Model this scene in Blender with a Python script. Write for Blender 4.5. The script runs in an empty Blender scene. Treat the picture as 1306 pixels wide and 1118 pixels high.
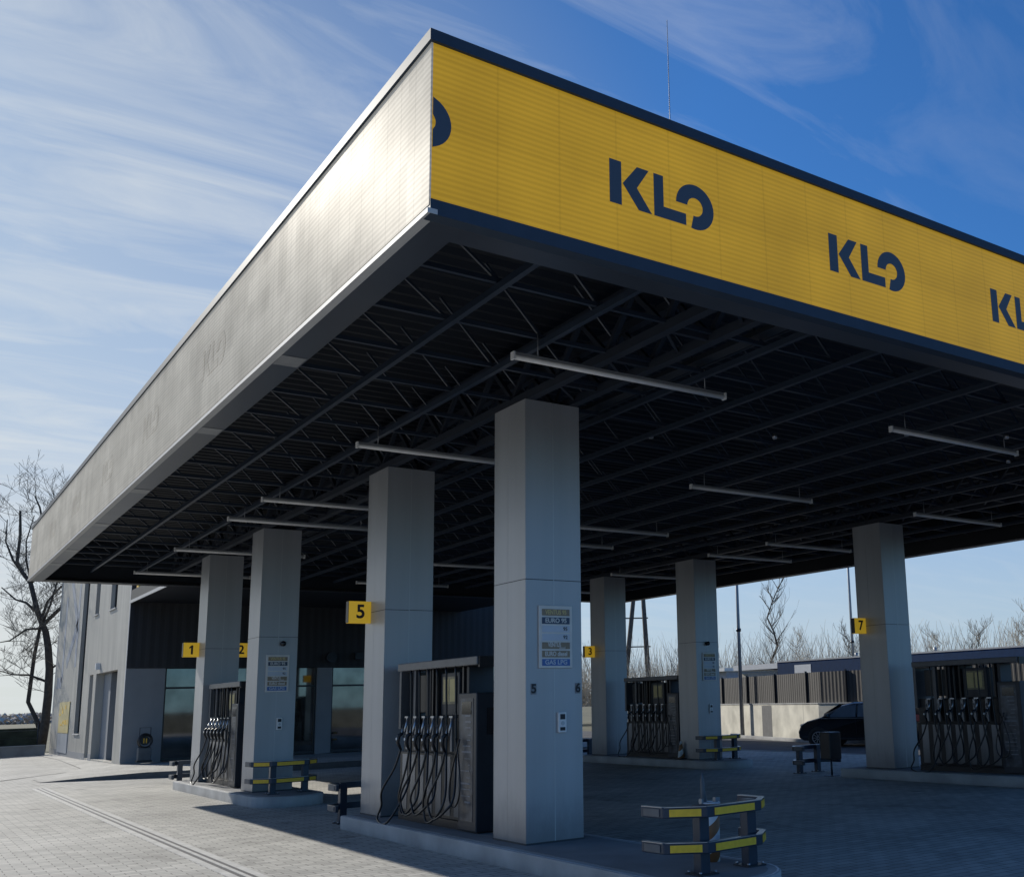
import bpy, bmesh, math, random
from mathutils import Vector, Matrix
random.seed(7)
sc = bpy.context.scene
col = sc.collection
R = math.radians

# ------------------------------------------------------------------ materials
def new_mat(name):
    m = bpy.data.materials.new(name); m.use_nodes = True
    nt = m.node_tree; b = nt.nodes['Principled BSDF']
    return m, nt, b
def N(nt, typ, **kw):
    n = nt.nodes.new(typ)
    for k, v in kw.items():
        if hasattr(n, k): setattr(n, k, v)
        else: n.inputs[k].default_value = v
    return n
def simple(name, c, rough=.5, metal=0, spec=.5, noise=.15, nscale=6, bump=0, bscale=60, emit=None, es=0, streak=False, rvar=0):
    m, nt, b = new_mat(name)
    b.inputs['Roughness'].default_value = rough; b.inputs['Metallic'].default_value = metal
    b.inputs['Specular IOR Level'].default_value = spec
    tc = N(nt, 'ShaderNodeTexCoord')
    src = tc.outputs['Object']
    if streak:
        mp = N(nt, 'ShaderNodeMapping'); mp.inputs['Scale'].default_value = (1, 1, .06)
        nt.links.new(src, mp.inputs[0]); src = mp.outputs[0]
    n = N(nt, 'ShaderNodeTexNoise'); n.inputs['Scale'].default_value = nscale; n.inputs['Detail'].default_value = 6
    nt.links.new(src, n.inputs['Vector'])
    r = N(nt, 'ShaderNodeValToRGB')
    lo = [max(0, x*(1-noise)) for x in c[:3]] + [1]; hi = [min(1, x*(1+noise)) for x in c[:3]] + [1]
    r.color_ramp.elements[0].position = .3; r.color_ramp.elements[1].position = .7
    r.color_ramp.elements[0].color = lo; r.color_ramp.elements[1].color = hi
    nt.links.new(n.outputs['Fac'], r.inputs[0]); nt.links.new(r.outputs[0], b.inputs['Base Color'])
    if rvar:
        mr = N(nt, 'ShaderNodeMapRange'); mr.inputs['To Min'].default_value = rough-rvar; mr.inputs['To Max'].default_value = rough+rvar
        nt.links.new(n.outputs['Fac'], mr.inputs[0]); nt.links.new(mr.outputs[0], b.inputs['Roughness'])
    if bump:
        n2 = N(nt, 'ShaderNodeTexNoise'); n2.inputs['Scale'].default_value = bscale; n2.inputs['Detail'].default_value = 4
        nt.links.new(tc.outputs['Object'], n2.inputs['Vector'])
        bp = N(nt, 'ShaderNodeBump'); bp.inputs['Strength'].default_value = bump; bp.inputs['Distance'].default_value = .01
        nt.links.new(n2.outputs['Fac'], bp.inputs['Height']); nt.links.new(bp.outputs[0], b.inputs['Normal'])
    if emit:
        b.inputs['Emission Color'].default_value = (*emit, 1); b.inputs['Emission Strength'].default_value = es
    return m

def paver_mat():
    m, nt, b = new_mat('concrete_pavers')
    tc = N(nt, 'ShaderNodeTexCoord')
    br = N(nt, 'ShaderNodeTexBrick'); br.inputs['Scale'].default_value = 1
    br.inputs['Brick Width'].default_value = .24; br.inputs['Row Height'].default_value = .12
    br.inputs['Mortar Size'].default_value = .006; br.inputs['Mortar Smooth'].default_value = .3; br.inputs['Bias'].default_value = -.1
    br.inputs['Color1'].default_value = (.50, .485, .44, 1); br.inputs['Color2'].default_value = (.37, .36, .33, 1)
    br.inputs['Mortar'].default_value = (.15, .145, .13, 1)
    nt.links.new(tc.outputs['Object'], br.inputs['Vector'])
    n1 = N(nt, 'ShaderNodeTexNoise'); n1.inputs['Scale'].default_value = .35; n1.inputs['Detail'].default_value = 8; n1.inputs['Roughness'].default_value = .65
    nt.links.new(tc.outputs['Object'], n1.inputs['Vector'])
    mr = N(nt, 'ShaderNodeMapRange'); mr.inputs[1].default_value = .3; mr.inputs[2].default_value = .7; mr.inputs[3].default_value = .70; mr.inputs[4].default_value = 1.22
    nt.links.new(n1.outputs['Fac'], mr.inputs[0])
    mx = N(nt, 'ShaderNodeMix'); mx.data_type = 'RGBA'; mx.blend_type = 'MULTIPLY'; mx.inputs[0].default_value = 1
    nt.links.new(br.outputs['Color'], mx.inputs[6]); nt.links.new(mr.outputs[0], mx.inputs[7])
    # tyre-worn and stained patches
    n2 = N(nt, 'ShaderNodeTexNoise'); n2.inputs['Scale'].default_value = 1.7; n2.inputs['Detail'].default_value = 10; n2.inputs['Roughness'].default_value = .7
    mp = N(nt, 'ShaderNodeMapping'); mp.inputs['Scale'].default_value = (1, .25, 1)
    nt.links.new(tc.outputs['Object'], mp.inputs[0]); nt.links.new(mp.outputs[0], n2.inputs['Vector'])
    mr2 = N(nt, 'ShaderNodeMapRange'); mr2.inputs[1].default_value = .55; mr2.inputs[2].default_value = .75; mr2.inputs[3].default_value = 1; mr2.inputs[4].default_value = .60
    nt.links.new(n2.outputs['Fac'], mr2.inputs[0])
    mx2 = N(nt, 'ShaderNodeMix'); mx2.data_type = 'RGBA'; mx2.blend_type = 'MULTIPLY'; mx2.inputs[0].default_value = 1
    nt.links.new(mx.outputs[2], mx2.inputs[6]); nt.links.new(mr2.outputs[0], mx2.inputs[7])
    vo = N(nt, 'ShaderNodeTexVoronoi'); vo.inputs['Scale'].default_value = .9; vo.inputs['Randomness'].default_value = 1
    nv = N(nt, 'ShaderNodeTexNoise'); nv.inputs['Scale'].default_value = 5; nv.inputs['Detail'].default_value = 6; nt.links.new(tc.outputs['Object'], nv.inputs['Vector'])
    va = N(nt, 'ShaderNodeMath', operation='MULTIPLY_ADD'); va.inputs[1].default_value = .35; nt.links.new(nv.outputs['Fac'], va.inputs[0]); nt.links.new(vo.outputs['Distance'], va.inputs[2])
    nt.links.new(tc.outputs['Object'], vo.inputs['Vector'])
    vr = N(nt, 'ShaderNodeMapRange'); vr.inputs[1].default_value = .22; vr.inputs[2].default_value = .34; vr.inputs[3].default_value = .62; vr.inputs[4].default_value = 1; nt.links.new(va.outputs[0], vr.inputs[0])
    mx3 = N(nt, 'ShaderNodeMix'); mx3.data_type = 'RGBA'; mx3.blend_type = 'MULTIPLY'; mx3.inputs[0].default_value = 1
    nt.links.new(mx2.outputs[2], mx3.inputs[6]); nt.links.new(vr.outputs[0], mx3.inputs[7])
    nt.links.new(mx3.outputs[2], b.inputs['Base Color'])
    b.inputs['Roughness'].default_value = .8
    b.inputs['Specular IOR Level'].default_value = .35
    bp = N(nt, 'ShaderNodeBump'); bp.inputs['Strength'].default_value = .5; bp.inputs['Distance'].default_value = .006; bp.invert = True
    nt.links.new(br.outputs['Fac'], bp.inputs['Height'])
    n3 = N(nt, 'ShaderNodeTexNoise'); n3.inputs['Scale'].default_value = 40
    nt.links.new(tc.outputs['Object'], n3.inputs['Vector'])
    bp2 = N(nt, 'ShaderNodeBump'); bp2.inputs['Strength'].default_value = .25; bp2.inputs['Distance'].default_value = .004
    nt.links.new(n3.outputs['Fac'], bp2.inputs['Height']); nt.links.new(bp.outputs[0], bp2.inputs['Normal'])
    nt.links.new(bp2.outputs[0], b.inputs['Normal'])
    return m

def led_mat(name, c, emit, es, rough, period=.04, vertical=False, metal=0, spec=.5, gloss=0, grough=.3, tile=.48):
    """a wall of LED modules: fine louvre lines, faint module grid and uneven modules"""
    m, nt, b = new_mat(name)
    tc = N(nt, 'ShaderNodeTexCoord'); sp = N(nt, 'ShaderNodeSeparateXYZ'); nt.links.new(tc.outputs['Object'], sp.inputs[0])
    hsum = N(nt, 'ShaderNodeMath', operation='ADD'); nt.links.new(sp.outputs[0], hsum.inputs[0]); nt.links.new(sp.outputs[1], hsum.inputs[1])
    def wave(src, per, lo, hi):
        d = N(nt, 'ShaderNodeMath', operation='MULTIPLY'); d.inputs[1].default_value = 2*math.pi/per; nt.links.new(src, d.inputs[0])
        s = N(nt, 'ShaderNodeMath', operation='SINE'); nt.links.new(d.outputs[0], s.inputs[0])
        r = N(nt, 'ShaderNodeMapRange'); r.inputs[1].default_value = -1; r.inputs[2].default_value = 1; r.inputs[3].default_value = lo; r.inputs[4].default_value = hi
        nt.links.new(s.outputs[0], r.inputs[0]); return r.outputs[0]
    a = wave(sp.outputs[2], period, .90, 1.06); g = wave(hsum.outputs[0], .64, .985, 1.015); g2 = wave(sp.outputs[2], .55, .97, 1.03)
    def mul(x, y):
        k = N(nt, 'ShaderNodeMath', operation='MULTIPLY'); nt.links.new(x, k.inputs[0]); nt.links.new(y, k.inputs[1]); return k.outputs[0]
    t = mul(mul(a, g), g2)
    def seam(src, per, wid, lo):
        pp = N(nt, 'ShaderNodeMath', operation='PINGPONG'); pp.inputs[1].default_value = per/2; nt.links.new(src, pp.inputs[0])
        mr_ = N(nt, 'ShaderNodeMapRange'); mr_.inputs[1].default_value = 0; mr_.inputs[2].default_value = wid; mr_.inputs[3].default_value = lo; mr_.inputs[4].default_value = 1
        nt.links.new(pp.outputs[0], mr_.inputs[0]); return mr_.outputs[0]
    t = mul(t, mul(seam(hsum.outputs[0], tile, .012, .88), seam(sp.outputs[2], tile, .012, .90)))
    if tile < .3:   # single modules differ a little
        ck = N(nt, 'ShaderNodeTexVoronoi'); ck.inputs['Scale'].default_value = 1/tile; ck.inputs['Randomness'].default_value = 0; nt.links.new(tc.outputs['Object'], ck.inputs['Vector'])
        sc_ = N(nt, 'ShaderNodeSeparateColor'); nt.links.new(ck.outputs['Color'], sc_.inputs[0])
        mc = N(nt, 'ShaderNodeMapRange'); mc.inputs[3].default_value = .94; mc.inputs[4].default_value = 1.05; nt.links.new(sc_.outputs[0], mc.inputs[0]); t = mul(t, mc.outputs[0])
    n = N(nt, 'ShaderNodeTexNoise'); n.inputs['Scale'].default_value = 1.2; n.inputs['Detail'].default_value = 5
    nt.links.new(tc.outputs['Object'], n.inputs['Vector'])
    r = N(nt, 'ShaderNodeMapRange'); r.inputs[1].default_value = .3; r.inputs[2].default_value = .7; r.inputs[3].default_value = .9; r.inputs[4].default_value = 1.1
    nt.links.new(n.outputs['Fac'], r.inputs[0]); t = mul(t, r.outputs[0])
    def colmul(c):
        mx = N(nt, 'ShaderNodeMix'); mx.data_type = 'RGBA'; mx.blend_type = 'MULTIPLY'; mx.inputs[0].default_value = 1
        mx.inputs[6].default_value = (*c, 1); nt.links.new(t, mx.inputs[7]); return mx.outputs[2]
    nt.links.new(colmul(c), b.inputs['Base Color'])
    if emit: nt.links.new(colmul(emit), b.inputs['Emission Color']); b.inputs['Emission Strength'].default_value = es
    b.inputs['Roughness'].default_value = rough; b.inputs['Metallic'].default_value = metal; b.inputs['Specular IOR Level'].default_value = spec
    bp = N(nt, 'ShaderNodeBump'); bp.inputs['Strength'].default_value = .25; bp.inputs['Distance'].default_value = .003
    nt.links.new(t, bp.inputs['Height']); nt.links.new(bp.outputs[0], b.inputs['Normal'])
    if gloss:   # satin louvres: a broad sheen over the matt modules
        b.inputs['IOR'].default_value = 1.0
        gl = N(nt, 'ShaderNodeBsdfGlossy'); gl.inputs['Roughness'].default_value = grough; nt.links.new(colmul((1, .96, .90)), gl.inputs['Color'])
        mxs = N(nt, 'ShaderNodeMixShader'); mxs.inputs[0].default_value = gloss
        o = [n for n in nt.nodes if n.type == 'OUTPUT_MATERIAL'][0]
        nt.links.new(b.outputs[0], mxs.inputs[1]); nt.links.new(gl.outputs[0], mxs.inputs[2]); nt.links.new(mxs.outputs[0], o.inputs[0])
    return m

def cladding_mat(name, c, period, rough=.5, axis=1, metal=.2, depth=.02):
    """profiled metal sheet: ribs run upright, period metres along the wall"""
    m, nt, b = new_mat(name)
    tc = N(nt, 'ShaderNodeTexCoord'); sp = N(nt, 'ShaderNodeSeparateXYZ'); nt.links.new(tc.outputs['Object'], sp.inputs[0])
    d = N(nt, 'ShaderNodeMath', operation='MULTIPLY'); d.inputs[1].default_value = 2*math.pi/period; nt.links.new(sp.outputs[axis], d.inputs[0])
    s = N(nt, 'ShaderNodeMath', operation='SINE'); nt.links.new(d.outputs[0], s.inputs[0])
    mr = N(nt, 'ShaderNodeMapRange'); mr.inputs[1].default_value = -.6; mr.inputs[2].default_value = .6
    nt.links.new(s.outputs[0], mr.inputs[0])
    bp = N(nt, 'ShaderNodeBump'); bp.inputs['Strength'].default_value = .8; bp.inputs['Distance'].default_value = depth
    nt.links.new(mr.outputs[0], bp.inputs['Height']); nt.links.new(bp.outputs[0], b.inputs['Normal'])
    mp = N(nt, 'ShaderNodeMapping'); mp.inputs['Scale'].default_value = (1, 1, .15); nt.links.new(tc.outputs['Object'], mp.inputs[0])
    n = N(nt, 'ShaderNodeTexNoise'); n.inputs['Scale'].default_value = 2.2; n.inputs['Detail'].default_value = 6; nt.links.new(mp.outputs[0], n.inputs['Vector'])
    r = N(nt, 'ShaderNodeMapRange'); r.inputs[1].default_value = .3; r.inputs[2].default_value = .7; r.inputs[3].default_value = .82; r.inputs[4].default_value = 1.15
    nt.links.new(n.outputs['Fac'], r.inputs[0])
    r3 = N(nt, 'ShaderNodeMapRange'); r3.inputs[1].default_value = 0; r3.inputs[2].default_value = 1; r3.inputs[3].default_value = .8; r3.inputs[4].default_value = 1.05
    nt.links.new(mr.outputs[0], r3.inputs[0])
    k = N(nt, 'ShaderNodeMath', operation='MULTIPLY'); nt.links.new(r.outputs[0], k.inputs[0]); nt.links.new(r3.outputs[0], k.inputs[1])
    mx = N(nt, 'ShaderNodeMix'); mx.data_type = 'RGBA'; mx.blend_type = 'MULTIPLY'; mx.inputs[0].default_value = 1; mx.inputs[6].default_value = (*c, 1)
    nt.links.new(k.outputs[0], mx.inputs[7]); nt.links.new(mx.outputs[2], b.inputs['Base Color'])
    b.inputs['Roughness'].default_value = rough; b.inputs['Metallic'].default_value = metal
    return m

def stripe_mat(name, c1, c2, period, slope=1.0):
    m, nt, b = new_mat(name)
    tc = N(nt, 'ShaderNodeTexCoord'); sp = N(nt, 'ShaderNodeSeparateXYZ'); nt.links.new(tc.outputs['Object'], sp.inputs[0])
    a = N(nt, 'ShaderNodeMath', operation='MULTIPLY'); a.inputs[1].default_value = slope; nt.links.new(sp.outputs[0], a.inputs[0])
    ad = N(nt, 'ShaderNodeMath', operation='ADD'); nt.links.new(a.outputs[0], ad.inputs[0]); nt.links.new(sp.outputs[2], ad.inputs[1])
    d = N(nt, 'ShaderNodeMath', operation='MULTIPLY'); d.inputs[1].default_value = 2*math.pi/period; nt.links.new(ad.outputs[0], d.inputs[0])
    s = N(nt, 'ShaderNodeMath', operation='SINE'); nt.links.new(d.outputs[0], s.inputs[0])
    g = N(nt, 'ShaderNodeMath', operation='GREATER_THAN'); g.inputs[1].default_value = 0; nt.links.new(s.outputs[0], g.inputs[0])
    mx = N(nt, 'ShaderNodeMix'); mx.data_type = 'RGBA'; mx.inputs[6].default_value = (*c1, 1); mx.inputs[7].default_value = (*c2, 1)
    nt.links.new(g.outputs[0], mx.inputs[0]); nt.links.new(mx.outputs[2], b.inputs['Base Color']); b.inputs['Roughness'].default_value = .5
    return m

def concrete_mat(name, c, panel=None, rough=.85):
    m = simple(name, c, rough=rough, noise=.22, nscale=1.6, bump=.4, bscale=35)
    if panel:
        nt = m.node_tree; b = nt.nodes['Principled BSDF']
        tc = [n for n in nt.nodes if n.type == 'TEX_COORD'][0]
        sp = N(nt, 'ShaderNodeSeparateXYZ'); nt.links.new(tc.outputs['Object'], sp.inputs[0])
        d = N(nt, 'ShaderNodeMath', operation='PINGPONG'); d.inputs[1].default_value = panel/2; nt.links.new(sp.outputs[1], d.inputs[0])
        g = N(nt, 'ShaderNodeMapRange'); g.inputs[1].default_value = 0; g.inputs[2].default_value = .03; g.inputs[3].default_value = .55; g.inputs[4].default_value = 1
        nt.links.new(d.outputs[0], g.inputs[0])
        old = b.inputs['Base Color'].links[0].from_socket
        mx = N(nt, 'ShaderNodeMix'); mx.data_type = 'RGBA'; mx.blend_type = 'MULTIPLY'; mx.inputs[0].default_value = 1
        nt.links.new(old, mx.inputs[6]); nt.links.new(g.outputs[0], mx.inputs[7]); nt.links.new(mx.outputs[2], b.inputs['Base Color'])
    return m

M = dict(
 paver=paver_mat(),
 asphalt=simple('asphalt', (.06, .06, .062), rough=.85, noise=.25, nscale=1.2, bump=.5, bscale=120),
 soil=simple('dry_grass', (.13, .12, .07), rough=.95, noise=.4, nscale=.4, bump=.8, bscale=10),
 kerb=concrete_mat('kerb_concrete', (.38, .38, .37)),
 kerb_shade=simple('kerb_shaded_face', (.12, .12, .12), rough=.8),  # kerb face colour darkened to hold its shade
 island=concrete_mat('island_top', (.22, .22, .22)),
 wall=concrete_mat('wall_concrete', (.62, .59, .50), panel=2.6),
 lowwall=concrete_mat('low_wall_concrete', (.3, .3, .29)),
 panel=simple('aluminium_panel', (.375, .385, .395), rough=.38, metal=.3, noise=.09, nscale=3, streak=True, rvar=.08),
 joint=simple('joint_light', (.45, .46, .46), rough=.4, metal=.5, noise=.03),
 joint_dark=simple('joint_dark', (.04, .045, .05), rough=.6, noise=.05),
 led_yellow=led_mat('led_screen_yellow', (.36, .215, .02), (.42, .240, .012), .66, .45, spec=.25),
 led_side=led_mat('led_screen_side', (.40, .38, .335), (.19, .177, .15), .80, .9, spec=0, gloss=.029, grough=.42, tile=.24),  # grey tone and glow stand in for sun glare on this screen
 led_navy=simple('led_navy', (.018, .028, .045), rough=.5, noise=.08, nscale=30, emit=(.010, .018, .035), es=.5),
 led_ghost=led_mat('led_logo_side', (.375, .355, .31), (.178, .165, .14), .78, .9, spec=0, gloss=.029, grough=.42, tile=.24),  # same painted sun glare, slightly darker for the logos
 trim=simple('trim_navy', (.030, .048, .075), rough=.6, spec=.25, metal=0, noise=.06),
 trim_light=simple('trim_aluminium', (.46, .46, .45), rough=.6, metal=0, noise=.04),
 soffit=simple('soffit_steel', (.07, .085, .11), rough=.32, metal=.5, noise=.15, nscale=1.2, rvar=.08),
 steel=simple('truss_paint', (.022, .034, .055), rough=.45, metal=.1, noise=.12, nscale=3),
 girder=simple('girder_paint', (.016, .022, .034), rough=.5, noise=.1),
 deck=simple('roof_deck', (.009, .012, .018), rough=.55, metal=.1, noise=.15, nscale=1),
 black=simple('black_plastic', (.012, .013, .016), rough=.4, noise=.2, nscale=9),
 rubber=simple('hose_rubber', (.010, .010, .012), rough=.32, noise=.1),
 dark=simple('dark_paint', (.022, .028, .038), rough=.4, metal=.2, noise=.12),
 navy=simple('barrier_navy', (.03, .045, .07), rough=.35, metal=.3, noise=.1),
 chrome=simple('brushed_metal', (.38, .40, .43), rough=.32, metal=.9, noise=.08, nscale=20),
 grey=simple('light_grey_sheet', (.46, .48, .50), rough=.45, metal=.3, noise=.1, nscale=3, streak=True),
 header=simple('header_aluminium', (.11, .115, .125), rough=.42, metal=.4, noise=.1),
 pump_panel=simple('pump_panel', (.26, .265, .275), rough=.4, metal=.4, noise=.2, nscale=3, streak=True),
 endgrey=simple('barrier_end_grey', (.10, .11, .12), rough=.5, noise=.15),
 dim_print=simple('dim_print', (.20, .21, .23), rough=.5, noise=.3, nscale=40),
 edge=simple('pale_edge_highlight', (.72, .73, .74), rough=.5, noise=.15, nscale=12),  # tone of the highlight painted along the kerb edge
 drain_edge=simple('drain_concrete', (.50, .49, .46), rough=.8, noise=.15, nscale=5),
 white=simple('white_paint', (.75, .75, .73), rough=.45, noise=.05),
 tube=simple('opal_diffuser', (.78, .78, .76), rough=.4, noise=.03),
 yellow=simple('yellow_film', (.90, .54, .03), rough=.4, noise=.08, nscale=20),
 yellow_sign=simple('yellow_sign', (.72, .47, .04), rough=.4, noise=.05, emit=(.5, .31, .02), es=.45),
 ink=simple('black_ink', (.015, .016, .02), rough=.5, noise=.1),
 board=simple('board_grey', (.66, .64, .60), rough=.35, noise=.08),
 row_light=simple('row_pale_blue', (.50, .55, .62), rough=.35, noise=.06),
 row_brown=simple('row_brown', (.26, .20, .13), rough=.4, noise=.1),
 row_navy=simple('row_navy', (.035, .06, .11), rough=.4, noise=.1),
 row_blue=simple('row_blue', (.05, .14, .38), rough=.4, noise=.1),
 gold=simple('gold_text', (.62, .5, .22), rough=.5, noise=.05),
 screen=simple('display_panel', (.20, .17, .09), rough=.3, noise=.3, nscale=25),
 cladding=cladding_mat('cladding_light', (.45, .43, .38), .18, axis=1, metal=0, depth=.012),
 darkwall=cladding_mat('cladding_dark', (.03, .031, .034), .25, axis=0, rough=.7, metal=0, depth=.006),
 greywall=simple('render_grey', (.24, .25, .26), rough=.6, noise=.06, nscale=2),
 window=simple('dark_window', (.012, .014, .018), rough=.08, noise=.1, spec=.6),
 glass=simple('shop_glass', (.17, .165, .16), rough=.03, metal=.9, noise=.3, nscale=1.5, spec=.9),
 frame=simple('window_frame', (.03, .035, .04), rough=.4, noise=.1),
 mural=simple('mural_grey_blue', (.30, .33, .38), rough=.6, noise=.15, nscale=4),
 blue=simple('blue_fascia', (.004, .032, .095), rough=.7, spec=.2, noise=.12),
 fence=cladding_mat('fence_sheet', (.085, .08, .075), .16, axis=1, rough=.6, depth=.02),
 post=simple('galvanised', (.30, .31, .32), rough=.5, metal=.6, noise=.1),
 wood=simple('old_wood', (.10, .085, .07), rough=.9, noise=.3, nscale=5),
 bark=simple('bark', (.075, .062, .05), rough=.95, noise=.35, nscale=8, bump=.8, bscale=20),
 twig=simple('twigs', (.20, .175, .14), rough=.95, noise=.3, nscale=3),
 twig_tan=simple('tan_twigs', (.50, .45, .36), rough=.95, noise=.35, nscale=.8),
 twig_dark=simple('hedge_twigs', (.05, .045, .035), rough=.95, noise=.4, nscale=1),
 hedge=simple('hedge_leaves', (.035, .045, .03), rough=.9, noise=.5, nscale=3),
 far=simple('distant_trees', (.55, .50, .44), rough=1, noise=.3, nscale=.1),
 carpaint=simple('car_paint', (.008, .009, .012), rough=.12, noise=.1, spec=.7),
 carglass=simple('car_glass', (.13, .15, .17), rough=.06, noise=.1, spec=.8),
 lamp_glass=simple('headlamp_glass', (.5, .53, .56), rough=.1, noise=.1, spec=.8),
 tyre=simple('tyre', (.015, .015, .015), rough=.8, noise=.2),
 rim=simple('alloy', (.42, .43, .45), rough=.3, metal=.8, noise=.05),
 stripes=stripe_mat('brown_white_stripes', (.80, .80, .78), (.30, .14, .06), .24, -.9),
 red=simple('red_plastic', (.4, .05, .03), rough=.5),
)

def soil(m, z0, z1, amount, bump=0):
    nt = m.node_tree; b = nt.nodes['Principled BSDF']; tc = N(nt, 'ShaderNodeTexCoord'); sp = N(nt, 'ShaderNodeSeparateXYZ'); nt.links.new(tc.outputs['Object'], sp.inputs[0])
    n = N(nt, 'ShaderNodeTexNoise'); n.inputs['Scale'].default_value = 5; n.inputs['Detail'].default_value = 8; n.inputs['Roughness'].default_value = .7
    mp = N(nt, 'ShaderNodeMapping'); mp.inputs['Scale'].default_value = (1.5, 1.5, .5); nt.links.new(tc.outputs['Object'], mp.inputs[0]); nt.links.new(mp.outputs[0], n.inputs['Vector'])
    a = N(nt, 'ShaderNodeMath', operation='MULTIPLY_ADD'); a.inputs[1].default_value = -.9*(z1-z0); nt.links.new(n.outputs['Fac'], a.inputs[0]); a.inputs[2].default_value = .45*(z1-z0)
    ad = N(nt, 'ShaderNodeMath', operation='ADD'); nt.links.new(sp.outputs[2], ad.inputs[0]); nt.links.new(a.outputs[0], ad.inputs[1])
    r = N(nt, 'ShaderNodeMapRange'); r.interpolation_type = 'SMOOTHSTEP'; r.inputs[1].default_value = z0; r.inputs[2].default_value = z1; r.inputs[3].default_value = 1-amount; r.inputs[4].default_value = 1
    nt.links.new(ad.outputs[0], r.inputs[0])
    old = b.inputs['Base Color'].links[0].from_socket
    mx = N(nt, 'ShaderNodeMix'); mx.data_type = 'RGBA'; mx.blend_type = 'MULTIPLY'; mx.inputs[0].default_value = 1
    nt.links.new(old, mx.inputs[6]); nt.links.new(r.outputs[0], mx.inputs[7]); nt.links.new(mx.outputs[2], b.inputs['Base Color'])
    if bump:
        n2 = N(nt, 'ShaderNodeTexNoise'); n2.inputs['Scale'].default_value = 1.6; n2.inputs['Detail'].default_value = 2; nt.links.new(tc.outputs['Object'], n2.inputs['Vector'])
        bp = N(nt, 'ShaderNodeBump'); bp.inputs['Strength'].default_value = bump; bp.inputs['Distance'].default_value = .03; nt.links.new(n2.outputs['Fac'], bp.inputs['Height']); nt.links.new(bp.outputs[0], b.inputs['Normal'])
soil(M['panel'], .15, .75, .38, .22); soil(M['pump_panel'], .2, 1.0, .5); soil(M['kerb'], -.05, .10, .25)

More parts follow.
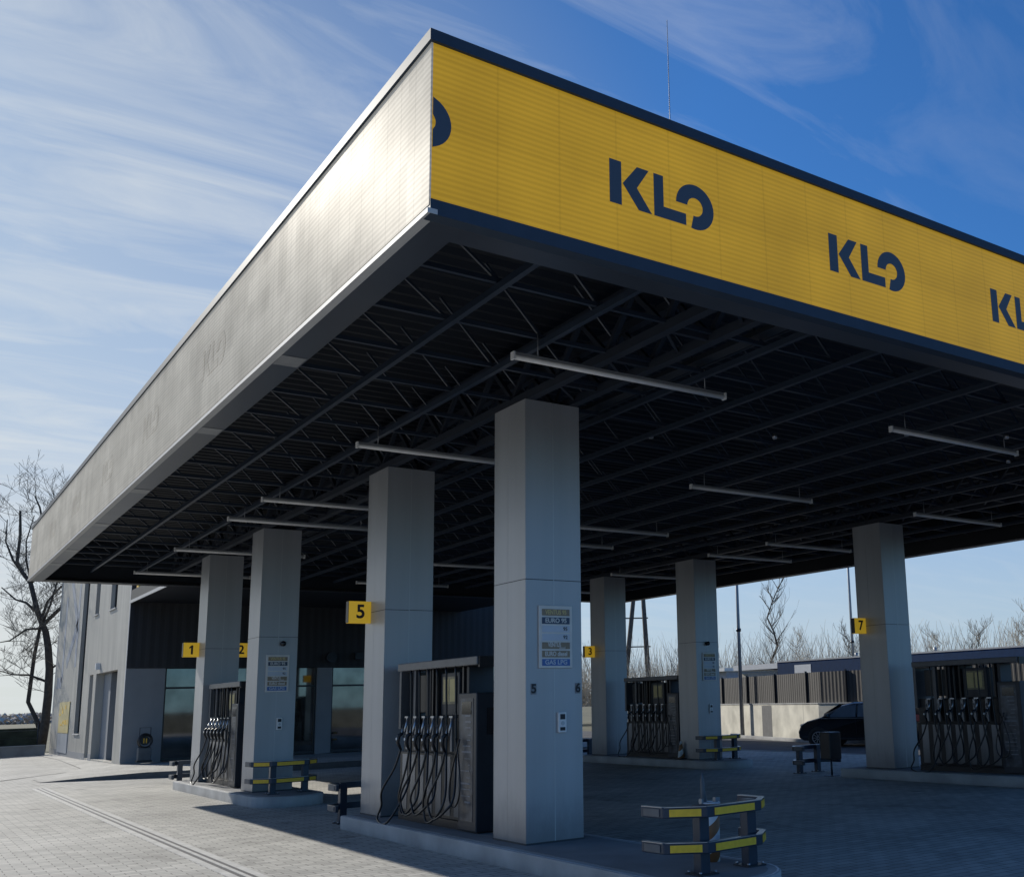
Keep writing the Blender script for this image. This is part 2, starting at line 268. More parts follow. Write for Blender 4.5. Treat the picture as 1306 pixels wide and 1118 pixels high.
# ------------------------------------------------------------------ geometry helpers
class MB:
    def __init__(s): s.bm = bmesh.new()
    def quad(s, pts):
        return s.bm.faces.new([s.bm.verts.new(p) for p in pts])
    def box(s, x0, x1, y0, y1, z0, z1):
        v = [s.bm.verts.new(p) for p in ((x0,y0,z0),(x1,y0,z0),(x1,y1,z0),(x0,y1,z0),(x0,y0,z1),(x1,y0,z1),(x1,y1,z1),(x0,y1,z1))]
        for f in ((0,3,2,1),(4,5,6,7),(0,1,5,4),(1,2,6,5),(2,3,7,6),(3,0,4,7)): s.bm.faces.new([v[i] for i in f])
        return s
    def bar(s, a, b, w, h, up=(0,0,1)):
        a, b = Vector(a), Vector(b); d = (b-a).normalized(); up = Vector(up)
        if abs(d.dot(up)) > .98: up = Vector((0,1,0))
        r = d.cross(up).normalized()*w/2; u = r.cross(d).normalized()*h/2
        v = [s.bm.verts.new(p+q) for p in (a, b) for q in (-r-u, r-u, r+u, -r+u)]
        for f in ((3,2,1,0),(4,5,6,7),(0,1,5,4),(1,2,6,5),(2,3,7,6),(3,0,4,7)): s.bm.faces.new([v[i] for i in f])
        return s
    def tube(s, pts, rad, n=6, cap=True, smooth=True):
        pts = [Vector(p) for p in pts]
        rads = rad if isinstance(rad, (list, tuple)) else [rad]*len(pts)
        rings = []; prev = None
        for i, p in enumerate(pts):
            d = (pts[min(i+1, len(pts)-1)]-pts[max(i-1, 0)])
            if d.length < 1e-9: d = Vector((0,0,1))
            d.normalize()
            if prev is None:
                a = Vector((0,0,1)) if abs(d.z) < .9 else Vector((1,0,0))
                u = d.cross(a).normalized()
            else:
                u = (prev - d*prev.dot(d)); u = u.normalized() if u.length > 1e-6 else d.cross(Vector((0,0,1))).normalized()
            prev = u; w = d.cross(u)
            rings.append([s.bm.verts.new(p+(u*math.cos(2*math.pi*k/n)+w*math.sin(2*math.pi*k/n))*rads[i]) for k in range(n)])
        for i in range(len(rings)-1):
            for k in range(n):
                f = s.bm.faces.new((rings[i][k], rings[i][(k+1)%n], rings[i+1][(k+1)%n], rings[i+1][k])); f.smooth = smooth
        if cap:
            s.bm.faces.new(rings[0][::-1]); s.bm.faces.new(rings[-1])
        return s
    def prism(s, poly, z0, z1):
        b = [s.bm.verts.new((x,y,z0)) for x, y in poly]; t = [s.bm.verts.new((x,y,z1)) for x, y in poly]
        n = len(poly); s.bm.faces.new(b[::-1]); s.bm.faces.new(t)
        for i in range(n): s.bm.faces.new((b[i], b[(i+1)%n], t[(i+1)%n], t[i]))
        return s
    def plate(s, poly, y0, y1):
        """polygon in x,z pushed along y"""
        a = [s.bm.verts.new((x,y0,z)) for x, z in poly]; c = [s.bm.verts.new((x,y1,z)) for x, z in poly]
        n = len(poly); s.bm.faces.new(a); s.bm.faces.new(c[::-1])
        for i in range(n): s.bm.faces.new((a[i], c[i], c[(i+1)%n], a[(i+1)%n]))
        return s
    def cyl(s, c, r, h, axis='z', n=20, r2=None):
        c = Vector(c); d = {'x':Vector((1,0,0)),'y':Vector((0,1,0)),'z':Vector((0,0,1))}[axis]
        return s.tube([c, c+d*h], [r, r if r2 is None else r2], n=n)
    def torus(s, c, r, t, axis='y', n=28, k=8):
        c = Vector(c); pts = []
        for i in range(n+1):
            a = 2*math.pi*i/n
            pts.append(c + (Vector((math.cos(a)*r, 0, math.sin(a)*r)) if axis == 'y' else Vector((0, math.cos(a)*r, math.sin(a)*r)) if axis == 'x' else Vector((math.cos(a)*r, math.sin(a)*r, 0))))
        return s.tube(pts, t, n=k, cap=False)
    def build(s, name, mat, parent=None, bevel=0, loc=None):
        bmesh.ops.recalc_face_normals(s.bm, faces=s.bm.faces)
        me = bpy.data.meshes.new(name); s.bm.to_mesh(me); s.bm.free()
        me.materials.append(mat)
        o = bpy.data.objects.new(name, me); col.objects.link(o)
        if loc is not None: o.location = loc
        if parent: o.parent = parent
        if bevel:
            b = o.modifiers.new('edge', 'BEVEL'); b.width = bevel; b.segments = 2; b.limit_method = 'ANGLE'
        return o

def tag(o, label, cat, group=None, kind=None):
    o['label'] = label; o['category'] = cat
    if group: o['group'] = group
    if kind: o['kind'] = kind
    return o
def struct(o): o['kind'] = 'structure'; return o
def thing(name, label, cat, loc=(0,0,0), rz=0, group=None):
    o = bpy.data.objects.new(name, None); col.objects.link(o); o.empty_display_size = .3
    o.location = loc; o.rotation_euler = (0, 0, rz)
    return tag(o, label, cat, group)
def dup(root, loc, rz=0, label=None):
    r = root.copy(); col.objects.link(r); r.location = loc; r.rotation_euler = (0, 0, rz)
    if label: r['label'] = label
    for ch in list(root.children):
        c = ch.copy(); col.objects.link(c); c.parent = r
        for g in list(ch.children):
            d = g.copy(); col.objects.link(d); d.parent = c
    return r
def text(name, body, size, mat, parent, loc, face='-y', width=None, depth=.002, bold=.0, align='CENTER'):
    cu = bpy.data.curves.new(name, 'FONT'); cu.body = body; cu.size = size; cu.align_x = align; cu.align_y = 'CENTER'
    cu.offset = bold; cu.extrude = depth
    t = bpy.data.objects.new(name, cu); col.objects.link(t)
    dg = bpy.context.evaluated_depsgraph_get(); dg.update()
    me = bpy.data.meshes.new_from_object(t.evaluated_get(dg)); col.objects.unlink(t); bpy.data.objects.remove(t)
    me.materials.clear(); me.materials.append(mat)
    rot = Matrix.Rotation(R(90), 4, 'X') if face == '-y' else Matrix.Rotation(R(-90), 4, 'Z') @ Matrix.Rotation(R(90), 4, 'X')
    xs = [v.co.x for v in me.vertices]
    if width and xs:
        k = width/(max(xs)-min(xs)); me.transform(Matrix.Diagonal((k, 1, 1, 1)))
    me.transform(rot)
    o = bpy.data.objects.new(name, me); col.objects.link(o); o.location = loc; o.parent = parent
    return o

# ------------------------------------------------------------------ key dimensions
CX0, CX1, CY0, CY1 = 2.505, 18.93, 5.742, 27.83      # canopy outline
ZB, ZT, ZS0, ZS1 = 4.638, 5.926, 4.742, 5.841
CW, CD = .686, .709                                   # column plan
ROWS = (5.374, 15.37); COLY = (9.672, 13.547, 19.444, 23.347)
ISX = .27                                             # island overhang beside column
KH = .17

# ------------------------------------------------------------------ ground
g = MB(); g.quad([(-1500,-1500,-.02),(1500,-1500,-.02),(1500,1500,-.02),(-1500,1500,-.02)]); struct(g.build('ground', M['soil']))
g = MB(); g.quad([(-30,-14,0),(20.9,-14,0),(20.9,36,0),(5.5,36,0),(5.5,52.5,0),(3.0,44.8,0),(-30,-20+3,0)])
struct(g.build('paved_forecourt', M['paver']))
g = MB(); g.quad([(20.9,-14,.004),(30,-14,.004),(30,60,.004),(20.9,60,.004)]); struct(g.build('asphalt_road', M['asphalt']))
g = MB()
g.quad([(-60,-30,-.008),(-29,-30,-.008),(3.2,45,-.008),(6.2,53,-.008),(-60,30,-.008)]); struct(g.build('side_pavement', M['paver']))
g = MB(); g.box(20.8, 20.95, -14, 34, -.05, .012); struct(g.build('road_edge_strip', M['kerb']))

# building platform with ramped left end and kerb face with its shade put into the colour
g = MB()
p = [(3.3,29.9),(4.4,29.45),(5.46,29.0),(6.3,28.6),(8.0,28.45),(20.6,28.45)]
zt = [.012,.09,.15,.16,.16,.16]
bot = [g.bm.verts.new((x,y,-.04)) for x,y in p]; top = [g.bm.verts.new((x,y,z)) for (x,y),z in zip(p, zt)]
bk = [g.bm.verts.new(q) for q in ((3.3,31.5,.012),(4.2,33.5,.02),(5.0,36,.02),(5.4,44,.012),(5.4,52,.012),(20.6,52,.16))]
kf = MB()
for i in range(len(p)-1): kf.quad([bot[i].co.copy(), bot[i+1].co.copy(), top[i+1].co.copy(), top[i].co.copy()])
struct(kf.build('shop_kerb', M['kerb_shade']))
for v in bot: g.bm.verts.remove(v)
g.bm.faces.new((top[0], top[1], bk[1], bk[0])); g.bm.faces.new((top[1], top[2], bk[2], bk[1]))
g.bm.faces.new((top[2], top[3], top[4], top[5], bk[5], bk[4], bk[3], bk[2]))
struct(g.build('shop_pavement', M['paver']))

# slot drain running beside the canopy
d = thing('drain_channel', 'long narrow slotted drain channel set in the pavers left of the pumps', 'drain', (3.04, 10, 0))
for b in ((-.15,-.07), (.07,.15)):
    g = MB(); g.box(*b, -9, 17.6, -.05, .005); g.build('concrete_edge', M['drain_edge'], d)
g = MB(); g.box(-.07,.07,-9,17.6,-.05,.003); g.build('channel_grate', simple('grate_dark', (.07,.07,.075), rough=.6, noise=.4, nscale=30), d)
g = MB(); g.box(-.022,.022,-9,17.6,.0035,.007); g.build('centre_bar', M['drain_edge'], d)

# ------------------------------------------------------------------ canopy
cn = thing('station_canopy', 'huge flat forecourt canopy with yellow LED fascia and grey left side', 'canopy', (CX0, CY0, 0))
def cb(name, mat, boxes, bevel=0):
    if name == 'front_trim' and len(boxes) > 1: return [cb(name, mat, [b], bevel) for b in boxes][0]
    g = MB()
    for b in boxes: g.box(b[0]-CX0, b[1]-CX0, b[2]-CY0, b[3]-CY0, b[4], b[5])
    return g.build(name, mat, cn, bevel)
T = .06
cb('front_screen', M['led_yellow'], [(CX0+.012, CX1, CY0, CY0+T, ZS0, ZS1)])
cb('side_screen', M['led_side'], [(CX0-.002, CX0+.010, CY0-.001, CY1, ZS0-.04, ZS1)])
cb('far_side_panel', M['grey'], [(CX1-.01, CX1+T, CY0+.001, CY1, ZS0, ZS1)])
cb('rear_panel', M['dark'], [(CX0+.012, CX1-.012, CY1-T, CY1-.001, ZS0, ZS1)])
cb('front_trim', M['trim'], [(CX0+.001, CX1+T, CY0-.022, CY0+.11, ZS1+.002, ZT), (CX0+.001, CX1+T, CY0-.016, CY0+.09, ZB, ZS0-.002)])
cb('side_trim', M['trim'], [(CX0-.02, CX0+.11, CY0-.024, CY1, ZS1+.003, ZT-.001)])
cb('side_bottom_trim', M['trim_light'], [(CX0-.018, CX0+.05, CY0-.018, CY1, ZB+.001, ZB+.035)])
cb('rear_trim', M['black'], [(CX0, CX1, CY1+.001, CY1+.05, ZB+.002, ZS0+.1)])
# soffit strips around the edge
sf = MB(); x0, x1, y0, y1 = 0, CX1-CX0, 0, CY1-CY0; w = .27
sf.box(x0+.05, x0+w, y0+.09, y1, ZB+.004, ZB+.03); sf.box(x0+w, x1-w, y0+.09, y0+.31, ZB+.005, ZB+.03)

sf.box(x0+w, x0+w+.02, y0+.31, y1-.3, ZB+.01, ZS1-.2); sf.box(x0+w+.02, x1-w, y0+.31, y0+.33, ZB+.011, ZS1-.2)
sf.build('soffit_strip', M['soffit'], cn)
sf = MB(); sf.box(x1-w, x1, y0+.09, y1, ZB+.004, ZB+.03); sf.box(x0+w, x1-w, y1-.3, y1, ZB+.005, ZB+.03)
sf.box(x1-w, x1-w+.02, y0+.31, y1-.3, ZB+.03, ZS1-.2); sf.build('shaded_soffit_strip', M['black'], cn)  # far strips coloured black to hold the shade under the canopy
# pale plates added as bright reflections along the left soffit
for yy in (3.2, 6.05, 9.9, 13.1, 16.4, 18.6):
    pl = MB(); pl.box(.052, w-.003, yy, yy+.28, ZB-.001, ZB+.003); pl.build('reflection_plate', M['post'], cn)
# corrugated deck
dk = MB(); per = .22; n = int((CY1-CY0-.3)/per); prev = None
xa, xb = .1, CX1-CX0-.05
for i in range(n*4+1):
    k = i % 4; yy = .12 + i*per/4; zz = 5.62 + (.045 if k in (1, 2) else 0)
    a = dk.bm.verts.new((xa, yy, zz)); b = dk.bm.verts.new((xb, yy, zz))
    if prev: dk.bm.faces.new((prev[0], prev[1], b, a))
    prev = (a, b)
dk.build('roof_deck', M['deck'], cn)
g = MB(); g.box(.05, CX1-CX0-.02, .1, CY1-CY0-.08, 5.70, 5.76); g.build('roof_sheet', M['dark'], cn)
# cross trusses (along X) and lower chords (along Y)
nodes = [3.72-CX0 + .96*k - .96 for k in range(0, 17)]
nodes = [x for x in nodes if .28 < x < CX1-CX0-.3]
k = 0; yy = 6.16
while yy < CY1-.4:
    t = MB(); y = yy-CY0; zb, zt_ = 4.955, 5.56
    t.bar((w+.02, y, zb), (x1-w, y, zb), .04, .04)
    for i, nx in enumerate(nodes):
        prevx = nodes[i-1] if i else w+.02
        t.bar((nx, y, zb), (prevx+(.38 if i else .1), y, zt_), .022, .022)
    t.build('roof_truss', M['steel'], cn); yy += .977; k += 1
for i, nx in enumerate(nodes):
    t = MB(); near_row = any(abs(nx+CX0-(r+CW/2)) < .5 for r in ROWS)
    if near_row: continue
    t.bar((nx, .33, 4.895), (nx, y1-.3, 4.895), .052, .06); t.build('lower_chord', M['steel'], cn)
for r in ROWS:
    cx = r+CW/2-CX0
    t = MB()
    for s in (-.27, .27):
        t.bar((cx+s, .33, 4.91), (cx+s, y1-.3, 4.91), .10, .09); t.bar((cx+s, .33, 5.45), (cx+s, y1-.3, 5.45), .10, .09)
        j = .5
        while j < y1-1:
            t.bar((cx+s, j, 4.95), (cx+s, j+.48, 5.42), .05, .05); t.bar((cx+s, j+.48, 5.42), (cx+s, j+.96, 4.95), .05, .05); j += .96
    j = .5
    while j < y1-1:
        t.bar((cx-.27, j, 4.915), (cx+.27, j, 4.915), .05, .05); t.bar((cx-.27, j, 4.917), (cx+.27, j+.5, 4.917), .03, .03); j += .96
    t.build('main_girder', M['girder'], cn)
# cable tray and conduit
g = MB(); g.bar((4.0, .4, 5.02), (4.0, y1-.4, 5.02), .16, .05); g.bar((4.2, .4, 5.06), (4.2, y1-.4, 5.06), .04, .04); g.build('cable_tray', M['dark'], cn)

# KLO logo letters
def ring(cx, cz, ro, ri, a0, a1, n=26):
    pts = [(cx+ro*math.cos(R(a0+(a1-a0)*i/n)), cz+ro*math.sin(R(a0+(a1-a0)*i/n))) for i in range(n+1)]
    inn = [(cx+ri*math.cos(R(a1-(a1-a0)*i/n)), cz+ri*math.sin(R(a1-(a1-a0)*i/n))) for i in range(n+1)]
    return pts, inn
LK = [[(0,0),(.105,0),(.105,.34),(0,.34)], [(.115,.175),(.255,0),(.375,0),(.242,.172),(.352,.34),(.245,.34)]]
LL = [[(.395,0),(.695,0),(.695,.093),(.485,.093),(.485,.34),(.395,.34)]]
def ring_quads(mb, cx, cz, ro, ri, a0, a1, f, clipx=None, n=30):
    for i in range(n):
        a, b = R(a0+(a1-a0)*i/n), R(a0+(a1-a0)*(i+1)/n)
        q = [(cx+ri*math.cos(a), cz+ri*math.sin(a)), (cx+ro*math.cos(a), cz+ro*math.sin(a)), (cx+ro*math.cos(b), cz+ro*math.sin(b)), (cx+ri*math.cos(b), cz+ri*math.sin(b))]
        if clipx is not None:
            if all(x < clipx for x, z in q): continue
            q = [(max(x, clipx), z) for x, z in q]
        f(q)
def logo(parent, mat, lx, lz, plane='y', only_o=False, clip=None, s=1):
    g = MB()
    def face(q):
        P = []
        for x, z in q:
            if plane == 'y': P.append((lx+x*s, CY0-CY0-.003, lz+z*s))
            else: P.append((-.0045, lx-x*s, lz+z*s))
        try: g.bm.faces.new([g.bm.verts.new(p) for p in P])
        except Exception: pass
    if not only_o:
        for q in LK+LL: face(q)
    ring_quads(g, .785, .17, .183, .074, -104, 180, face, clip)
    return g.build('logo', mat, parent)
lz = 5.108
for i in range(7): logo(cn, M['led_navy'], 3.88-CX0+2.23*i, lz)
logo(cn, M['led_navy'], 1.68-CX0, lz, only_o=True, clip=CX0-1.68+.014)
for yy in (11.2, 14.4, 17.6, 20.8, 24): logo(cn, M['led_ghost'], yy-CY0+.5, lz, plane='x')

# ------------------------------------------------------------------ columns
def make_column(loc, label):
    t = thing('canopy_column', label, 'column', loc, 0, 'panel clad columns holding up the canopy')
    H0, H1, zs = KH-.002, 4.86, 2.88
    g = MB(); g.box(.006, CW-.006, .006, CD-.006, H0, H1-.004); g.build('core', M['joint'], t)
    g = MB(); e = .0035; th = .008
    for (z0, z1) in ((H0, zs-.004), (zs+.004, H1)):
        for (a, b) in ((0, CW/2-e), (CW/2+e, CW)):
            g.box(a, b, -.002, th-.002, z0, z1); g.box(a, b, CD-th+.002, CD+.002, z0, z1)
        for (a, b) in ((th+.0005, .39), (.393, CD-th-.0005)):
            g.box(0, th, a, b, z0, z1); g.box(CW-th, CW, a, b, z0, z1)
    g.build('cladding_panel', M['panel'], t)
    g = MB(); g.box(.004, CW-.004, .004, CD-.004, zs-.004, zs+.004); g.build('panel_joint', M['joint_dark'], t)
    for (y0, y1) in ((-.0035, .004), (CD-.004, CD+.0035)):
        g = MB(); g.box(CW/2-.005, CW/2+.005, y0, y1, H0+.02, H1-.01); g.build('joint_strip', M['joint'], t)
    g = MB(); g.box(-.004, CW+.004, -.006, CD+.006, KH, KH+.02); g.build('base_seal', M['joint_dark'], t)
    return t
COLS = {}
lab = {(0,0):'large nearest grey panel clad column carrying the fuel list board and numbers 5 and 6',
       (0,1):'grey panel column with the yellow 5 sign, just behind the nearest pump',
       (0,2):'sunlit sided column with price board behind the striped barrier, second island from the left',
       (0,3):'sunlit leftmost column with yellow 1 sign near the shop corner',
       (1,2):'dim column with small price board and barrier at its foot, in front of the far wall',
       (1,3):'dim column with yellow 3 sign beside the far dark pump',
       (1,1):'dim right-hand column with yellow 7 sign in front of the parked car'}
first = None
for (r, c), l in lab.items():
    loc = (ROWS[r], COLY[c], 0)
    if first is None: first = make_column(loc, l); COLS[(r,c)] = first
    else: COLS[(r,c)] = dup(first, loc, 0, l)

# ------------------------------------------------------------------ islands
def island(x0, x1, y0, y1, label):
    t = thing('pump_island', label, 'pump island', (x0, y0, 0), 0, 'raised concrete islands under the pumps')
    wd = x1-x0; L = y1-y0; r = wd/2
    def outline(o, n=14):
        return [(wd/2+(r-o)*math.cos(R(180+180*i/n)), r+(r-o)*math.sin(R(180+180*i/n))) for i in range(n+1)] + [(wd-o, L-o), (o, L-o)]
    g = MB(); g.prism(outline(0), -.02, KH); g.build('kerb', M['kerb'], t, bevel=.015)
    g = MB(); g.prism(outline(.11), KH+.0005, KH+.004); g.build('island_top', M['island'], t)
    g = MB(); oa, ob = outline(.016), outline(.034); n = len(oa)
    for i in range(n):
        j = (i+1) % n; g.quad([(*oa[i], KH+.0015), (*oa[j], KH+.0015), (*ob[j], KH+.0015), (*ob[i], KH+.0015)])
    g.build('edge_highlight', M['edge'], t)  # bright bevel highlight of the kerb laid on as a pale strip
    return t
island(5.1, 6.33, 6.55, 14.27, 'nearest long raised island with pale kerb under pump 5')
island(5.1, 6.33, 18.05, 24.3, 'partly sunlit raised island under pump 1 at left')
island(15.1, 16.33, 18.3, 24.3, 'shaded raised island under the far middle pump')
island(15.1, 16.33, 7.0, 14.7, 'shaded raised island under the right-hand pump')

# ------------------------------------------------------------------ fuel dispensers
def make_dispenser():
    t = thing('fuel_dispenser', 'tall fuel pump with looping hoses between the two nearest columns', 'fuel pump', (0,0,0), 0, 'fuel pumps on the islands')
    # local: length along Y 0..2.35 (0 = near end), width x 0..0.55, faces -X and +X
    L, W = 2.30, .56
    g = MB(); g.box(.04, W-.04, .02, L-.02, KH, KH+.10); g.build('plinth', M['black'], t)
    g = MB(); g.box(.05, W-.05, .46, L-.02, KH+.10, 1.02)
    g.build('lower_cabinet', M['black'], t, bevel=.01)
    # light lower panels
    for s, xx in ((-1, .045), (1, W-.049)):
        yy = .50
        for i in range(7):
            g = MB(); g.box(xx, xx+.004, yy+.01, yy+.16, KH+.14, .99); yy += .255; g.build('lower_panel', M['pump_panel'], t)
    g = MB(); g.box(.10, W-.10, .46, L-.02, 1.02, 1.46); g.build('nozzle_recess', M['black'], t)
    for yy in (.47, 1.55):
        g = MB(); g.box(.12, W-.12, yy-.03, yy+.03, 1.46, 2.03); g.build('upright', M['dark'], t)
    for b in ((.03, W-.03, L-.06, L, 1.30, 2.03), (.03, .09, L-.52, L-.45, 1.15, 2.03)):
        g = MB(); g.box(*b); g.build('side_upright', M['header'], t)
    g = MB(); g.box(0, W, 0.0, L, 2.035, 2.135); g.build('header', M['header'], t, bevel=.01)
    g = MB(); g.box(.02, W-.02, -.03, -.001, 2.01, 2.13); g.build('header_end', M['black'], t)
    g = MB(); g.box(.14, W-.14, .74, 1.26, 1.46, 1.98); g.build('display_housing', M['dark'], t, bevel=.01)
    for xx in (.132, W-.137):
        g = MB(); g.box(xx, xx+.005, .80, 1.19, 1.60, 1.93); o = g.build('display', M['screen'], t)
        for q in range(2):
            g = MB(); g.box(xx-.003 if xx < .3 else xx+.006, xx if xx < .3 else xx+.009, .84+q*.18, .98+q*.18, 1.63, 1.90); g.build('price_window', M['gold'], o)
    g = MB(); g.box(.15, W-.15, 1.66, 2.14, 1.5, 1.98); g.build('upper_box', M['black'], t, bevel=.01)
    for yy in (.56, 1.30, 1.42, 1.60):
        g = MB(); g.box(.10, W-.10, yy-.02, yy+.02, 1.46, 2.034); g.build('hose_guide', M['black'], t)
    # slim end cabinet
    g = MB(); g.box(-.01, W+.01, -.02, .44, KH+.02, 1.72); cab = g.build('end_cabinet', M['dark'], t, bevel=.012)
    for xx in (-.014, W+.0105):
        g = MB(); g.box(xx, xx+.0035, .06, .38, .30, 1.66); g.build('cabinet_face', simple('cabinet_face', (.055, .065, .08), rough=.3, metal=.3, noise=.5, nscale=9), cab)
        rl_ = random.Random(3)
        for q in range(16):
            z = .50+q*.068+rl_.uniform(-.008, .008); a = .09+rl_.random()*.05; ln = rl_.choice((.05, .09, .14, .20, .23))
            g = MB(); g.box(xx-.003 if xx < 0 else xx+.0036, xx-.0003 if xx < 0 else xx+.0065, a, min(a+ln, .36), z, z+rl_.choice((.008, .013, .02)))
            g.build('cabinet_lettering', M['dim_print'], cab)
        g = MB(); g.box(xx-.004 if xx < 0 else xx+.0036, xx-.0003 if xx < 0 else xx+.0075, .10, .34, 1.48, 1.62); g.build('cabinet_screen', M['window'], cab)
    # screen on the near end, small keypad
    g = MB(); g.box(.12, .42, -.028, -.0205, 1.25, 1.55); g.build('end_display', M['window'], cab)
    # nozzles with hoses on both sides
    random.seed(12)
    for side in (0, 1):
        sg = -1 if side == 0 else 1; xf = .05 if side == 0 else W-.05
        for i in range(6 if side == 0 else 6):
            yy = .62 + i*.262
            nz = MB()
            nz.box(xf+sg*.0, xf+sg*.075, yy-.045, yy+.045, 1.44, 1.462) if sg > 0 else nz.box(xf-.075, xf, yy-.045, yy+.045, 1.44, 1.462)
            nz.tube([(xf+sg*.055, yy-.02, 1.45), (xf+sg*.085, yy-.015, 1.33), (xf+sg*.10, yy, 1.24)], [.014, .016, .02], n=8)
            nz.tube([(xf+sg*.09, yy+.045, 1.36), (xf+sg*.13, yy+.0, 1.27), (xf+sg*.11, yy-.0, 1.20)], .008, n=6)
            o = nz.build('nozzle', M['chrome'], t)
            gr = MB(); gr.tube([(xf+sg*.09, yy, 1.27), (xf+sg*.16, yy+.02, 1.225), (xf+sg*.17, yy+.03, 1.14), (xf+sg*.13, yy+.02, 1.05)], [.022, .026, .022, .015], n=8)
            gr.build('grip', M['black'], o)
            ck = MB(); ck.cyl((xf+sg*.19, yy+.035, 1.185), .017, .02, 'x', n=10); ck.build('end_cap', M['white'], o)
            # hose: down from the grip, loop at the floor, back up to the header
            h = MB(); sway = random.uniform(.12, .34); low = random.uniform(.24, .33); dep = random.uniform(.05, .16)
            P = [(xf+sg*.13, yy+.02, 1.06), (xf+sg*(.14+dep*.3), yy+sway*.30, .82), (xf+sg*(.14+dep), yy+sway*.75, .55),
                 (xf+sg*(.13+dep), yy+sway*.85, low+.12), (xf+sg*(.12+dep), yy+sway*.35, low), (xf+sg*(.10+dep), yy-.18, low+.10),
                 (xf+sg*(.07+dep*.5), yy-.22, .55), (xf+sg*.05, yy-.10, .95), (xf+sg*.03, yy-.05, 1.4), (xf+sg*.04, yy-.05, 2.04)]
            if i == 5: P[4:7] = [(xf+sg*(.17+dep), yy+.3, .2), (xf+sg*(.22+dep), yy-.15, .195), (xf+sg*(.08+dep*.5), yy-.25, .6)]
            Q = []
            for a in range(len(P)-1):   # Catmull-Rom
                p0, p1, p2, p3 = (Vector(P[max(a-1,0)]), Vector(P[a]), Vector(P[a+1]), Vector(P[min(a+2, len(P)-1)]))
                for s in range(5):
                    u = s/5; Q.append(.5*((2*p1)+(-p0+p2)*u+(2*p0-5*p1+4*p2-p3)*u*u+(-p0+3*p1-3*p2+p3)*u**3))
            Q.append(Vector(P[-1])); h.tube(Q, .0135, n=7); h.build('hose', M['rubber'], t)
            b = MB(); b.box(min(xf, xf+sg*.03), max(xf, xf+sg*.03), yy+.06, yy+.11, 1.05, 1.44); b.build('nozzle_boot', M['pump_panel'], o)
    # one extra thin hose with a pistol on the near end cabinet
    h = MB(); Q = []
    for i in range(40):
        a = i/39; Q.append((-.06-.05*math.sin(a*math.pi), .30+.16*math.sin(a*2*math.pi*1.0)+.1*a, 1.2-.75*math.sin(a*math.pi)))
    h.tube(Q, .010, n=6); h.build('vapour_hose', M['rubber'], t)
    return t
D1 = make_dispenser(); D1.location = (5.44, 10.93, 0)
dup(D1, (5.44, 20.83, 0), 0, 'sunlit fuel pump with looping hoses between the two leftmost columns')
dup(D1, (15.44, 20.30, 0), 0, 'dark fuel pump between the two dim columns at centre right')
dup(D1, (15.44, 10.75, 0), 0, 'black fuel pump at the right edge beside the number 7 column')

# ------------------------------------------------------------------ yellow number signs
def sign(num, x, y, label, flip=False):
    t = thing('number_sign', label, 'number sign', (x, y, 2.73), 0, 'yellow pump number signs on the columns')
    g = MB(); g.box(0, .315, -.05, .05, 0, .30); g.build('sign_box', M['yellow_sign'], t, bevel=.006)
    g = MB(); g.box(-.006, -.0005, -.046, .046, .004, .296); g.build('side_plate', M['black'], t)
    if num == '1':
        g = MB(); g.plate([(.15,.055),(.19,.055),(.19,.245),(.16,.245),(.115,.205),(.115,.17),(.15,.195)], -.054, -.0505); g.build('numeral', M['ink'], t)
    else: text('numeral', num, .26, M['ink'], t, (.165, -.053, .15), bold=.006)
    return t
for (r, c), (a, b) in {(0,1):('5','6'), (0,3):('1','2'), (1,3):('3','4'), (1,1):('7','8')}.items():
    x, y = ROWS[r], COLY[c]+.55
    sign(a, x-.317, y, 'yellow box sign with black numeral %s on a column edge' % a)
    if b == '2': sign(b, x+CW+.002, y, 'yellow box sign with black numeral 2 half hidden between two left columns')

# ------------------------------------------------------------------ price boards, numerals, devices
def board(x, y, z, label, name='fuel_board'):
    t = thing(name, label, 'fuel board', (x, y, z), 0, 'fuel list boards on the columns')
    W, H = .41, .66
    g = MB(); g.box(0, W, -.022, -.003, 0, H); g.build('board_plate', M['board'], t, bevel=.004)
    rows = [('VENTUS 95', 'row_brown', 'gold', .26), ('EURO 95', 'row_navy', 'board', .26), ('95', 'row_light', 'ink', 0), ('92', 'row_light', 'ink', 0),
            ('VENTUS', 'row_brown', 'board', .16), ('EURO diesel', 'row_brown', 'board', .27), ('GAS LPG', 'row_blue', 'row_light', .27)]
    for i, (s, bg, fg, wd) in enumerate(rows):
        z1 = H-.03-i*.088
        g = MB(); g.box(.035, W-.035, -.0265, -.0225, z1-.078, z1-.008); o = g.build('board_row', M[bg], t)
        if wd: text('row_text', s, .066, M[fg], o, (W/2-(.0 if i != 4 else .02), -.0275, z1-.043+(0 if i != 4 else .008)), width=wd, depth=.001, bold=.0015)
        else: text('row_text', s, .055, M[fg], o, (W-.09, -.0275, z1-.043), depth=.001, bold=.001)
        if i == 4: text('row_text', 'diesel', .035, M[fg], o, (W-.13, -.0275, z1-.065), depth=.001)
    return t
board(5.522, 9.670, 1.945, 'framed list of seven fuel names on the nearest column')
board(5.51, 19.442, 1.90, 'fuel list board on the sunlit sided column behind the striped barrier')
board(15.54, 19.442, 1.98, 'small dim fuel list board on the column before the far wall')
for ch, x in (('5', 5.465), ('6', 6.005)):
    t = thing('pump_numeral', 'small black %s by the %s edge of the nearest column' % (('5', 'left') if ch == '5' else ('6', 'right')), 'numeral', (x, 9.668, 1.73))
    g = MB(); g.box(-.032, .032, -.004, -.001, -.055, .055); g.build('numeral_plate', M['row_brown'] if False else simple('plate_grey', (.22,.22,.22), rough=.5), t)
    text('numeral', ch, .13, M['ink'], t, (0, -.0055, 0), bold=.004, depth=.001)
